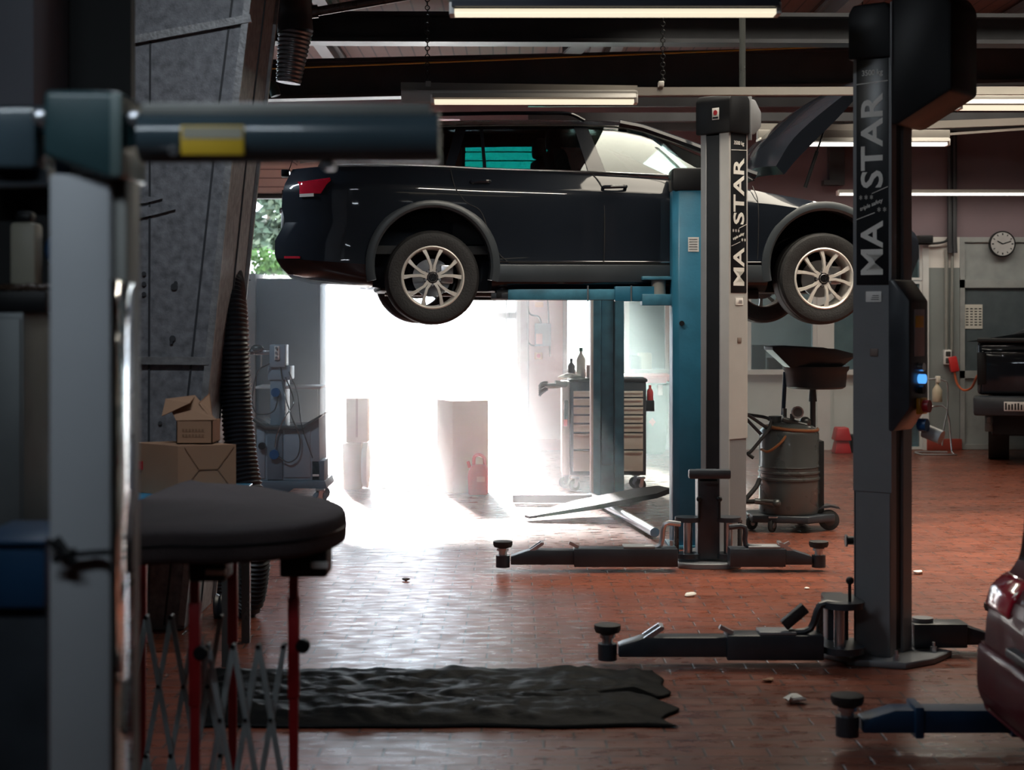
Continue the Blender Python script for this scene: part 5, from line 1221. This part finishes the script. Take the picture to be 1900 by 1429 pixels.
# ------------------------------------------------------------------ right hand back wall
t = thing('wall_clock', 'round grey wall clock above the grey door at right', 'clock', P(1858, 478, YB))
c = P(1858, 453, YB)
b = MB(); b.stack(c+Vector((0,.0,0)), (0,-1,0), [(0, .155), (.05, .155), (.058, .145), (.05, .138)], 40); b.build('clock_case', 'black', t)
b = MB(); b.cyl(c+Vector((0,-.048,0)), c+Vector((0,-.051,0)), .139, n=40); b.build('dial', 'clockface', t)
b = MB()
for k in range(12):
    a = 2*PI*k/12; d = Vector((math.sin(a), 0, math.cos(a))); b.bar(c+d*.105+Vector((0,-.053,0)), c+d*.128+Vector((0,-.053,0)), .010 if k % 3 else .016, .003, up=(0,1,0))
b.build('hour_mark', 'black', t)
b = MB(); b.bar(c+Vector((0,-.056,0)), c+Vector((-.065,-.056,.035)), .012, .003, up=(0,1,0)); b.bar(c+Vector((0,-.058,0)), c+Vector((.10,-.058,.035)), .009, .003, up=(0,1,0)); b.build('clock_hand', 'black', t)
t = thing('notice_sheet', 'white printed sheet taped to the glass of the grey door', 'paper', P(1807, 610, YB))
b = MB(); b.box(X(1789, YB), X(1824, YB), YB+.022, YB+.028, Z(610, YB), Z(565, YB)); b.build('sheet', 'paper', t)
b = MB()
for k in range(7):
    for q in range(4): b.box(X(1793+8*q, YB), X(1793+8*q+5, YB), YB+.020, YB+.0225, Z(574+5*k, YB), Z(573-1+5*k, YB))
b.build('print', 'tank', t)
t = thing('cable_conduit', 'two pale conduits running down the grey pier to a socket', 'conduit', P(1758, 675, YB))
b = MB(); b.cyl(P(1756, 462, YB-.05), P(1756, 650, YB-.05), .022, n=10); b.cyl(P(1767, 440, YB-.05), P(1766, 652, YB-.05), .018, n=10); b.build('pipe', 'stripgrey', t)
b = MB(); b.tube([P(1700, 452, YB-.08), P(1730, 452, YB-.08), P(1752, 449, YB-.08), P(1760, 442, YB-.08)], .014, 8, 4); b.box(X(1697, YB), X(1724, YB), YB-.2, YB-.05, Z(452, YB), Z(438, YB), .01); b.build('wall_bracket', 'black', t)
t = thing('wall_socket', 'double socket box at the foot of the conduits', 'socket', P(1755, 676, YB))
MB().box(X(1749, YB), X(1762, YB), YB-.09, YB-.01, Z(676, YB), Z(649, YB), .006).build('box', 'white', t)
b = MB(); b.box(X(1751, YB), X(1760, YB), YB-.095, YB-.088, Z(661, YB), Z(652, YB), .002); b.box(X(1751, YB), X(1760, YB), YB-.095, YB-.088, Z(674, YB), Z(664, YB), .002); b.build('flap', 'tank', t)
t = thing('power_plug', 'red plug with orange cable hanging beside the double socket', 'plug', P(1772, 695, YB))
b = MB(); b.bar(P(1766, 662, YB-.08), P(1772, 690, YB-.09), .10, .08, up=(0,1,0), bev=.015); b.build('plug_body', 'redplastic', t)
b = MB(); b.tube([P(1771, 690, YB-.09), P(1776, 712, YB-.1), P(1788, 724, YB-.15), P(1803, 719, YB-.3), P(1812, 700, YB-.6), P(1822, 688, YB-.9)], .014, 8, 5); b.build('cable', 'orange', t)
YS = 19.0
t = thing('spray_stand', 'cream pressure bottle hanging on a wire stand near the grey pier', 'stand', (X(1745, YS), YS, 0))
b = MB(); b.tube([P(1722, 704, YS), P(1738, 703, YS), P(1750, 706, YS), P(1758, 714, YS), P(1758, 760, YS), P(1752, 790, YS), (X(1748, YS), YS, .1)], .010, 8, 4); b.tube([(X(1704, YS), YS-.2, .012), (X(1764, YS), YS-.2, .012), (X(1766, YS), YS, .03), P(1757, 760, YS), P(1726, 755, YS)], .010, 8, 3); b.tube([(X(1704, YS), YS-.2, .012), (X(1704, YS), YS+.15, .012), (X(1764, YS), YS+.15, .012)], .010, 8, 2); b.build('wire_frame', 'zinc', t)
b = MB(); b.stack(P(1739, 746, YS), (0,0,1), [(0, .05), (.01, .056), (.14, .056), (.18, .03), (.20, .018), (.23, .018)], 20); b.build('bottle', pm('cream_bottle', (.55, .48, .36), .5), t)
b = MB(); b.box(X(1736, YS), X(1744, YS), YS-.03, YS+.03, Z(710, YS), Z(698, YS), .006); b.build('valve', 'cream', t)
t = thing('red_crate', 'stack-shaped red container on the floor right of the oil drainer', 'container', (X(1560, 19.2), 19.2, 0))
for k, (za, zc) in enumerate(((.0, .15), (.15, .30))):
    b = MB(); xa, xd = X(1545, 19.2), X(1576, 19.2); b.hexa([(xa, 19.05, za), (xd, 19.05, za), (xd, 19.3, za), (xa, 19.3, za), (xa+.03, 19.08, zc), (xd-.03, 19.08, zc), (xd-.03, 19.28, zc), (xa+.03, 19.28, zc)]); b._bev(list(b.bm.faces), .012); b.build('tub', 'red', t)
tag(MB().box(X(1576, 19.25), X(1590, 19.25), 19.15, 19.35, 0, Z(806, 19.25), .02).build('canister', 'black'), 'small black canister right of the red container', 'canister')
# pickup at the right edge
YK2 = 17.6
truck = t = thing('pickup_truck', 'dark pickup truck at the right edge, seen from behind', 'truck', (X(1950, YK2), YK2, 0))
x0, x1 = X(1818, YK2), X(2100, YK2)
b = MB(); b.box(x0, x1, YK2, YK2+1.7, Z(735, YK2), Z(634, YK2), .05, 3); b.build('body', 'carpaint', t)
MB().box(x0+.04, x1-.04, YK2-.025, YK2+.02, Z(732, YK2), Z(650, YK2), .03, 3).build('tailgate', 'carpaint', t)
b = MB(); b.prism([(x0+.02, Z(634, YK2)), (x0+.25, Z(632, YK2)), (x0+.5, Z(612, YK2)), (x1-.3, Z(610, YK2)), (x1-.1, Z(632, YK2)), (x1-.1, Z(634, YK2)), (x1-.36, Z(617, YK2)), (x0+.53, Z(619, YK2))], 'y', YK2+.5, YK2+.6, .008); b.build('roll_bar', 'liftdark', t)
MB().box(x0+.0, x1, YK2-.12, YK2+.1, Z(636, YK2), Z(628, YK2), .015).build('tailgate_cap', 'black', t)
MB().box(X(1811, YK2), x1, YK2-.2, YK2+.05, Z(772, YK2), Z(736, YK2), .03).build('bumper', 'liftdark', t)
s = MB().box(X(1866, YK2), X(1926, YK2), YK2-.212, YK2-.2, Z(762, YK2), Z(745, YK2), .002).build('number_plate', 'white', t)
b = MB()
for k in range(10): b.box(X(1868+5.5*k, YK2), X(1871+5.5*k, YK2), YK2-.214, YK2-.212, Z(760, YK2), Z(747+(k*7)%4, YK2))
b.build('print', 'black', s)
MB().box(x0+.0, x0+.10, YK2-.03, YK2+.03, Z(715, YK2), Z(655, YK2), .012).build('tail_lamp', 'black', t)
b = MB(); b.box(X(1832, YK2), X(1846, YK2), YK2-.12, YK2, Z(802, YK2), Z(772, YK2), .01); b.box(X(1836, YK2), X(1842, YK2), YK2-.14, YK2-.1, Z(785, YK2), Z(774, YK2)); b.build('tow_bracket', 'tank', t)
for wx in (x0+.12, x1-.35):
    b = MB(); b.cyl((wx, YK2+.7, .36), (wx+.22, YK2+.7, .36), .36, n=30); b.build('wheel', 'rubber', t)
b = MB(); b.box(x0+.15, x1-.15, YK2+.1, YK2+1.6, .3, Z(735, YK2)+.02, .03); b.build('chassis', 'black', t)
# red car at the lower right edge, tail towards the camera's left
YR0, YR1 = 4.35, 6.0
bpy.data.objects[truck.name].rotation_euler.z = math.radians(-16)
t = thing('red_car', 'dark red car cut off by the right edge, only its tail showing', 'car', (X(2100, 6.), 5.2, 0))
pr = [(1840, 1316), (1822, 1290), (1818, 1262), (1819, 1170), (1825, 1120), (1838, 1082), (1876, 1046), (1886, 1020), (1892, 970), (1897, 900), (1925, 760), (1985, 640), (2400, 600), (3500, 610), (3650, 900), (3900, 1316)]
yr = YR1; px = lambda u, v, d=0.: (X(u, yr)+d, max(.14, Z(v, yr)))
b = MB(); b.prism([px(u, v) for u, v in pr], 'y', YR0, YR1, .06, 4); b.build('body', 'redpaint', t)
b = MB(); b.prism([px(u, v, -.008) for u, v in ((1882, 1032), (1886, 1020), (1892, 970), (1897, 900), (1925, 765), (1940, 765), (1912, 900), (1907, 970), (1900, 1030))], 'y', YR0+.14, YR1-.07, .004); b.build('rear_window', pm('dark_car_glass', (.012, .014, .018), .06, coat=1.), t)
for ya, yc in ((YR1-.30, YR1-.02), (YR0+.02, YR0+.30)):
    b = MB(); b.prism([px(u, v, -.012) for u, v in ((1838, 1082), (1866, 1056), (1890, 1056), (1870, 1130), (1826, 1122))], 'y', ya, yc, .02, 3); b.build('tail_lamp', 'redlamp', t)
b = MB(); b.prism([px(u, v, -.016) for u, v in ((1840, 1314), (1822, 1290), (1818, 1262), (1819, 1190), (1840, 1185), (1850, 1312))], 'y', YR0-.01, YR1+.012, .03, 3); b.build('bumper', 'redpaint', t)
b = MB(); b.box(X(1819, yr)-.03, X(1819, yr)+.01, YR0+.4, YR1-.4, Z(1175, yr), Z(1160, yr), .006); b.build('handle_strip', 'cladding', t)
for wx in (X(2300, yr), X(3350, yr)):
    for yy in (YR0-.01, YR1-.17):
        b = MB(); b.cyl((wx, yy, .31), (wx, yy+.18, .31), .31, n=32); wo = b.build('wheel', 'rubber', t); b = MB(); b.cyl((wx, yy-.01, .31), (wx, yy+.19, .31), .19, n=24); b.build('hub_cap', 'rim', wo)
# office things behind the glass
for k, (u, w_, v0, mt, nm, lb) in enumerate(((1405, 26, 640, 'teal', 'crate', 'teal crate on the sill behind the partition glass left of the drainer'), (1437, 24, 664, 'brown', 'carton', 'dark carton on the sill behind the glass beside the teal crate'), (1180, 20, 660, 'black', 'carton', 'black carton on the sill behind the window above the green bin'), (1196, 24, 655, 'cardlt', 'carton', 'pale carton behind the window above the green bin'))):
    ya = 20.1; tag(MB().box(X(u-w_/2, ya), X(u+w_/2, ya), ya-.12, ya+.12, Z(690, 19.7)+.02, Z(v0, ya), .01).build(nm, mt), lb, 'box')
tag(MB().box(X(1046, 20.), X(1684, 20.), YB+.12, YB+.75, Z(690, 19.7)-.04, Z(690, 19.7)+.02, .01).build('desk_top', 'alu'), 'long pale desk top behind the glazed partition', 'desk')
# ================================================================== FOREGROUND LEFT
# cartons on a blue covered bench
YX = 7.9
t = thing('work_bench', 'low bench covered with blue plastic film under the cardboard boxes', 'bench', (X(340, YX), YX, 0))
zt_ = Z(918, YX-.1)
MB().box(X(215, YX), X(446, YX), YX-.3, YX+.36, zt_-.05, zt_, .008).build('bench_top', 'black', t)
b = MB(); b.box(X(230, YX), X(448, YX), YX-.32, YX+.34, zt_, zt_+.008, .003); b.box(X(232, YX), X(450, YX), YX-.325, YX-.315, zt_-.06, zt_+.006, .002); b.build('film_cover', 'bluefilm', t)
for (u, y) in ((225, YX-.26), (438, YX-.26), (225, YX+.3), (438, YX+.3)): MB().box(X(u, YX)-.02, X(u, YX)+.02, y-.02, y+.02, 0, zt_-.05).build('leg', 'tank', t)
zc = zt_+.010
t = thing('cardboard_box', 'large closed cardboard box on the blue covered bench', 'box', (X(345, YX), YX, zc))
yq = YX-.27; A, B_, C_ = Vector((X(238, yq+.15), yq+.22, 0)), Vector((X(330, yq), yq, 0)), Vector((X(438, yq+.1), yq+.10, 0)); D = A+(C_-B_)
hb = Z(828, yq)-zc
b = MB(); b.hexa([p+Vector((0,0,zc)) for p in (B_, C_, D, A)]+[p+Vector((0,0,zc+hb)) for p in (B_, C_, D, A)]); b.build('carton', 'card', t)
def onface(a, h): return B_+(C_-B_)*a+Vector((0, -.002, zc+hb*h))
b = MB()
for p, q in (((.04, .04), (.36, .52)), ((.36, .52), (.68, .52)), ((.68, .52), (.96, .96)), ((.36, .52), (.12, .96)), ((.68, .52), (.96, .06))): b.bar(onface(*p), onface(*q), .004, .003, up=(0,1,0))
b.build('flap_crease', 'cardin', t)
m_ = MB().box(X(250, yq+.1), X(266, yq+.1), yq+.165, yq+.172, Z(878, yq), Z(862, yq)); m_.build('red_print', 'red', t)
zc2 = zc+hb+.002; yq = YX-.17
t = thing('open_cardboard_box', 'small open cardboard box with raised flaps on the larger box', 'box', (X(360, yq), yq, zc2))
x0, x1 = X(327, yq), X(394, yq); hs = Z(782, yq)-zc2
b = MB(); b.box(x0, x1, yq, yq+.006, zc2, zc2+hs); b.box(x0, x1, yq+.2, yq+.206, zc2, zc2+hs); b.box(x0, x0+.005, yq, yq+.2, zc2, zc2+hs); b.box(x1-.005, x1, yq, yq+.2, zc2, zc2+hs); b.box(x0, x1, yq, yq+.2, zc2, zc2+.005); b.build('carton', 'card', t)
def flap(p, name='flap'):
    b = MB(); q = [Vector(v) for v in p]; n = (q[1]-q[0]).cross(q[-1]-q[0]).normalized()*.004
    A = [b.bm.verts.new(v) for v in q]; B = [b.bm.verts.new(v+n) for v in q]; b.bm.faces.new(A); b.bm.faces.new(list(reversed(B)))
    for i in range(len(q)): b.bm.faces.new([A[i], A[(i+1)%len(q)], B[(i+1)%len(q)], B[i]])
    b.build(name, 'card', t)
flap([P(327, 781, yq), P(402, 780, yq), P(362, 734, yq+.12), P(307, 741, yq+.08)]); flap([P(307, 741, yq+.08), P(362, 734, yq+.12), P(352, 748, yq+.01), P(300, 772, yq-.0)])
flap([P(394, 781, yq), P(394, 781, yq+.2), P(388, 730, yq+.22), P(368, 748, yq+.06)])
b = MB()
for r_ in range(2):
    for k in range(7): b.box(X(338+6*k, yq), X(342+6*k, yq), yq-.002, yq+.001, Z(801+10*r_, yq), Z(796+10*r_, yq))
b.build('print', 'cardin', t)
# red legged trestle with padded top and two expanding lattices
t = thing('padded_trestle', 'red legged folding trestle with a dark brown padded top and pale lattice sides', 'trestle', (X(450, 5.2), 5.2, 0))
yf, yk = 4.75, 5.75
ztp = 1.045; zbt = .945
out = [(-1.20, 4.60), (-.95, 4.57), (X(420, 4.62), 4.56), (X(540, 4.62), 4.66), (X(606, 4.75), 4.82), (X(634, 4.9), 4.98), (X(634, 5.05), 5.14), (X(600, 5.3), 5.34), (X(530, 5.5), 5.55), (X(470, 5.8), 5.76), (X(380, 5.9), 5.86), (-1.19, 5.86)]
out = [(v.x, v.y) for v in spline([Vector((a, c, 0)) for a, c in out], 3, True)]
cx_, cy0 = sum(p[0] for p in out)/len(out), sum(p[1] for p in out)/len(out)
b = MB(); rings = []
for s_, z in ((.0, zbt+.004), (.95, zbt), (.99, zbt+.008), (1.0, zbt+.022), (1.0, ztp-.030), (.993, ztp-.014), (.97, ztp-.003), (.8, ztp+.003), (.45, ztp+.012), (.0, ztp+.016)):
    if s_ == 0: rings.append(b.bm.verts.new((cx_, cy0, z)))
    else: rings.append([b.bm.verts.new((cx_+(p[0]-cx_)*s_, cy0+(p[1]-cy0)*s_, z+.006*math.sin(i*1.7)*s_*(1-s_))) for i, p in enumerate(out)])
n = len(out)
for q, W in zip(rings, rings[1:]):
    for i in range(n):
        if isinstance(q, list) and isinstance(W, list): b.bm.faces.new([q[i], q[(i+1)%n], W[(i+1)%n], W[i]])
        elif isinstance(q, list): b.bm.faces.new([q[i], q[(i+1)%n], W])
        else: b.bm.faces.new([q, W[(i+1)%n], W[i]])
pd = b.build('padded_top', 'pad', t, angle=60)
b = MB(); b.tube([(cx_+(p[0]-cx_)*1.0, cy0+(p[1]-cy0)*1.0, ztp-.048) for p in out], .004, 6, 1, True); b.build('piping', 'black', pd)
legs = ((545, 4.9), (362, 4.8), (432, 5.7), (263, 5.7))
for u, y in legs:
    b = MB(); x = X(u, y); b.box(x-.013, x+.013, y-.013, y+.013, .0, zbt+.01, .002); b.box(x-.010-.006, x+.016, y-.017, y+.017, .5, .80, .002); lg = b.build('leg', 'red', t)
    b = MB(); b.box(x-.02, x+.02, y-.05, y+.05, 0, .03, .006); b.build('foot', 'rubber', lg)
for (u, v, y) in ((563, 1197, 4.86), (374, 1210, 4.76)):
    b = MB(); b.stack(P(u, v, y), (0,-1,0), [(-.03, .010), (0, .012), (.004, .021), (.022, .021), (.026, .016)], 22); b.build('clamp_knob', 'black', t)
for (u0, u1, v0, v1, y) in ((352, 420, 1048, 1078, 4.74), (520, 608, 1040, 1070, 4.84)):
    MB().box(X(u0, y), X(u1, y), y-.02, y+.12, Z(v1, y), Z(v0, y)+.03, .008).build('clamp_block', 'black', t)
MB().box(X(380, 4.7), X(417, 4.7), 4.705, 4.722, Z(1068, 4.7), Z(1058, 4.7), .002).build('white_label', 'white', t)
MB().box(X(576, 4.8), X(608, 4.8), 4.805, 4.822, Z(1056, 4.8), Z(1044, 4.8), .002).build('white_label', 'white', t)
def lattice(us, vt, vm, y, vb, xtra):
    b = MB(); du = (us[1]-us[0])
    for i, u in enumerate(us):
        for s_ in (-1, 1):
            un = u+s_*du
            if un < us[0]-du*1.1 or un > us[-1]+du*.55: continue
            p, q = P(u, vt, y-.012*s_), P(u+s_*du, vt+(vm-vt)*2, y-.012*s_); b.bar(p, q, .017, .005, up=(0,1,0), bev=.001)
            p2 = P(u-s_*0, vt+(vm-vt)*2, y-.012*s_); q2 = P(u+s_*du, vt+(vm-vt)*4, y-.012*s_); b.bar(p2, q2, .017, .005, up=(0,1,0), bev=.001)
    lt = b.build('lattice', 'lattice', t)
    spots = [(u, v, .007) for u in us for v in (vt, vt+(vm-vt)*2, vt+(vm-vt)*4)]+[(u+du/2, v, .006) for u in us[:-1] for v in (vm, vm+(vm-vt)*2)]
    for u, v, r in spots:
        if v < 1440: c = P(u, v, y); MB().cyl(c+Vector((0,-.022,0)), c+Vector((0,.02,0)), r, n=10).build('rivet', 'black', lt)
lattice([386, 433, 480, 527], 1198, 1334, 4.87, 1429, 0); lattice([272, 318, 364, 410], 1144, 1272, 5.4, 1400, 0)
# grey column machine with teal head and horizontal arm, very near
YM0 = 3.0
t = thing('tyre_machine', 'grey column machine with teal head and horizontal arm, very near at far left', 'machine', (X(150, YM0), YM0, 0))
MB().box(X(90, YM0), X(205, YM0), YM0, YM0+.16, .1, Z(322, YM0), .008).build('column', 'column', t)
MB().box(X(203, YM0), X(230, YM0), YM0+.02, YM0+.13, .1, Z(330, YM0), .004).build('side_channel', 'stripgrey', t)
MB().box(X(60, YM0), X(260, YM0), YM0-.15, YM0+.3, 0, .1, .01).build('base', 'liftdark', t)
b = MB(); b.prism([(X(88, YM0), Z(170, YM0)), (X(232, YM0), Z(172, YM0)), (X(232, YM0), Z(334, YM0)), (X(206, YM0), Z(334, YM0)), (X(88, YM0), Z(292, YM0))], 'y', YM0-.03, YM0+.18, .012, 3); b.build('head', 'teal', t)
MB().box(X(212, YM0), X(234, YM0), YM0-.034, YM0-.02, Z(330, YM0), Z(176, YM0), .004).build('head_edge', pm('grey_teal_edge', (.11, .16, .16), .4), t)
for (u, v) in ((248, 219), (71, 217)): MB().stack(P(u, v, YM0-.03), (0,1,0), [(0, .006), (.004, .013), (.03, .014)], 16).build('pivot_bolt', 'zinc', t)
b = MB(); za_ = Z(256, YM0); b.prism([(YM0+.055*math.cos(2*PI*i/36), za_+.046*math.sin(2*PI*i/36)) for i in range(36)], 'x', X(264, YM0), X(816, YM0)); a_ = b.build('arm', 'armpaint', t)
MB().box(X(268, YM0), X(800, YM0), YM0-.03, YM0+.05, Z(212, YM0)-.004, Z(194, YM0), .004).build('arm_rail', 'stripgrey', a_)
s = MB().box(X(334, 2.94), X(452, 2.94), YM0-.057, YM0-.045, Z(287, 2.94), Z(232, 2.94), .002).build('yellow_label', 'yellowlab', a_)
MB().box(X(338, 2.935), X(448, 2.935), YM0-.0585, YM0-.0565, Z(256, 2.935), Z(235, 2.935)).build('label_print', 'creampl', s)
MB().cyl(P(321, 280, YM0-.055), P(321, 280, YM0-.03), .009, n=14).build('arm_bolt', 'zinc', a_)
b = MB(); b.bar(P(234, 240, YM0+.04), P(266, 245, YM0+.02), .05, .06, up=(0,0,1)); b.build('arm_hinge', 'teal', t)
b = MB(); b.box(X(598, YM0), X(620, YM0), YM0-.02, YM0+.03, Z(314, YM0), Z(297, YM0), .004); b.build('arm_foot', 'zinc', a_)
b = MB(); b.box(X(-30, YM0), X(66, YM0), YM0, YM0+.14, Z(312, YM0), Z(196, YM0), .012); b.bar(P(60, 225, YM0+.05), P(90, 225, YM0+.05), .04, .05); b.build('rear_arm', 'armpaint', t)
b = MB(); b.bar(P(-20, 332, YM0+.06), P(96, 330, YM0+.06), .05, .03); b.build('lower_bracket', 'liftdark', t)
b = MB(); b.tube([P(88, 1002, YM0-.012), P(100, 1012, YM0-.02), P(130, 1028, YM0-.016), P(175, 1026, YM0-.014), P(235, 1023, YM0-.01), P(237, 1023, YM0+.17)], .006, 8, 4); b.tube([P(104, 1000, YM0-.02), P(122, 1024, YM0-.024), P(136, 1046, YM0-.02)], .009, 8, 4); b.tube([P(100, 1040, YM0-.02), P(122, 1026, YM0-.028), P(140, 1022, YM0-.02)], .006, 8, 3)
tag(b.build('tied_cord', 'black'), 'dark cord knotted around the grey column at far left', 'cord')
b = MB(); b.prism([(-.660, 2.75), (-.688, 2.985), (-.700, 2.985), (-.672, 2.75)], 'z', .1, Z(521, 2.85), .0015)
tag(b.build('polished_upright', 'mirrorsteel'), 'narrow polished steel upright at the right edge of the grey column, mirroring the doorway', 'post')
YQ = 3.25
tag(MB().box(X(-60, YQ), X(84, YQ), YQ+.02, YQ+.35, 0, Z(1132, YQ), .01).build('machine_cabinet', 'liftdark'), 'dark machine cabinet under the blue box at lower left', 'cabinet')
t = thing('blue_box', 'deep blue plastic box on the dark cabinet at lower left', 'box', (X(10, YQ), YQ+.1, Z(1132, YQ)))
MB().box(X(-60, YQ), X(84, YQ), YQ, YQ+.28, Z(1131, YQ), Z(1004, YQ), .01).build('box_body', 'bluedark', t)
MB().box(X(-62, YQ), X(87, YQ), YQ-.01, YQ+.29, Z(1012, YQ), Z(1000, YQ), .006).build('box_rim', 'bluedark', t)
YR = 4.5
t = thing('metal_cabinet', 'dull metal cabinet at the far left edge below the dark tray', 'cabinet', (X(10, YR), YR, 0))
MB().box(X(-80, YR), X(44, YR), YR, YR+.4, 0, Z(579, YR), .006).build('cabinet_body', pm('dull_metal', (.15, .165, .17), .45, metal=.4), t)
MB().box(X(-80, YR), X(40, YR), YR-.012, YR, .1, Z(590, YR), .004).build('door', pm('dull_metal', (.15, .165, .17), .45, metal=.4), t)
t = thing('parts_tray', 'dark tray of small parts on the metal cabinet at far left', 'tray', (X(20, YR), YR+.15, EYE))
MB().box(X(-80, YR), X(86, YR), YR+.0, YR+.38, Z(578, YR), Z(540, YR), .006).build('tray', 'black', t)
b = MB()
for k in range(9): b.ball((X(-20+11*k, YR), YR+.05+.02*(k % 3), Z(540, YR)+.006), .02+.004*(k % 3), 8, (1.2, 1, .6))
b.build('small_parts', 'brown', t)
zt_ = Z(538, YR)
t = thing('cream_bottle', 'cream plastic bottle with black cap on the dark tray at far left', 'bottle', (X(18, YR), YR+.15, zt_))
MB().box(X(-8, YR), X(42, YR), YR+.12, YR+.2, zt_+.012, Z(408, YR), .012).build('bottle', 'creampl', t); MB().box(X(0, YR), X(32, YR), YR+.13, YR+.19, Z(408, YR), Z(386, YR), .012).build('cap', 'black', t)
t = thing('blue_lidded_jar', 'brown jar with a round blue lid beside the cream bottle', 'jar', (X(64, YR), YR+.2, zt_))
b = MB(); b.cyl((X(66, YR), YR+.25, zt_+.01), (X(66, YR), YR+.25, Z(488, YR)), .035, n=18); b.build('jar', 'brown', t)
b = MB(); b.ball((X(62, YR), YR+.25, Z(458, YR)), .05, 16, (.8, .8, 1)); b.build('lid', 'bluepl', t)
t = thing('wall_cabinet', 'slate grey overhead cabinet in the top left corner', 'cabinet', (X(0, 4.9), 5., Z(196, 4.9)))
MB().box(X(-90, 4.9), X(63, 4.9), 4.9, 5.29, Z(196, 4.9), CZ-.02, .008).build('cabinet_body', 'midpanel', t)
MB().box(X(-90, 4.9), X(66, 4.9), 4.94, 5.29, Z(326, 4.9), Z(197, 4.9), .008).build('light_pelmet', 'bluedark', t)
YV_ = 5.28
t = thing('red_notice', 'red notice with white lines behind the grey column at left', 'sign', P(66, 668, YV_))
MB().box(X(47, YV_), X(100, YV_), YV_-.01, YV_+.018, Z(668, YV_), Z(590, YV_), .002).build('plate', 'redplastic', t)
b = MB()
for k in range(3): b.box(X(55, YV_), X(94-6*(k % 2), YV_), YV_-.013, YV_-.01, Z(612+7*k, YV_), Z(609+7*k, YV_))
b.build('print', 'white', t)
# black sheet on the floor
b = MB(); nx, ny = 150, 44; G = []
for i in range(nx+1):
    row = []
    for j in range(ny+1):
        f, g = i/nx, j/ny
        yn = 6.50+.03*noise.noise((f*6, 0, 3)); yfv = 7.52+.02*noise.noise((f*7, 5, 0))
        y = yn+(yfv-yn)*g
        xr_ = .70-.10*abs(g-.42)-(.16 if abs(g-.42) < .05 else 0)*1+.10*noise.noise((g*4, 9, 1)) - (.10*math.exp(-((g-.42)/.09)**2)); xl = X(470, y)-.25
        x = xl+(xr_-xl)*f
        n1 = noise.noise((x*2.2, y*6.5, 0)); n2 = noise.noise((x*6, y*15+x*5, 4)); n3 = noise.noise((x*16, y*28, 8))
        ed = min(1, min(f, 1-f)*18, min(g, 1-g)*7)
        row.append(b.bm.verts.new((x, y, .006+ed*max(0, .026+.030*abs(n1)+.022*abs(n2)+.007*n3))))
    G.append(row)
for i in range(nx):
    for j in range(ny): b.bm.faces.new([G[i][j], G[i+1][j], G[i+1][j+1], G[i][j+1]])
o = b.build('floor_sheet', 'blackcloth', angle=80); m_ = o.modifiers.new('thickness', 'SOLIDIFY'); m_.thickness = .003; m_.offset = 1
tag(o, 'wrinkled black plastic sheet spread on the tiled floor in front', 'sheet')
# scraps on the floor
def scrap(u, v, s, lb, mt='paper'):
    y = GY(v); b = MB(); b.ball((X(u, y), y, s*.32), s, 12, (1.3, 1, .45))
    for q in b.bm.verts: q.co += Vector((noise.noise(q.co*30+Vector((u, 0, 0))), noise.noise(q.co*30+Vector((0, u, 0))), .4*noise.noise(q.co*30+Vector((0, 0, u)))))*s*.8
    mz = min(q.co.z for q in b.bm.verts)
    for q in b.bm.verts: q.co.z -= mz
    tag(b.build('paper_scrap', mt, angle=20), lb, 'scrap')
scrap(1472, 1305, .034, 'largest crumpled paper scrap on the floor, left of the red car'); scrap(1280, 1107, .026, 'pale scrap on the tiles in front of the farther grey post')
scrap(1704, 1065, .024, 'pale scrap on the red floor right of the nearest post'); scrap(1427, 1265, .02, 'small tan scrap on the floor below the nearest lift arm', 'card'); scrap(1497, 1093, .014, 'tiny pale scrap between the two grey lift arms')
scrap(753, 1078, .018, 'small dark lump on the bright tiles left of centre', 'brown')
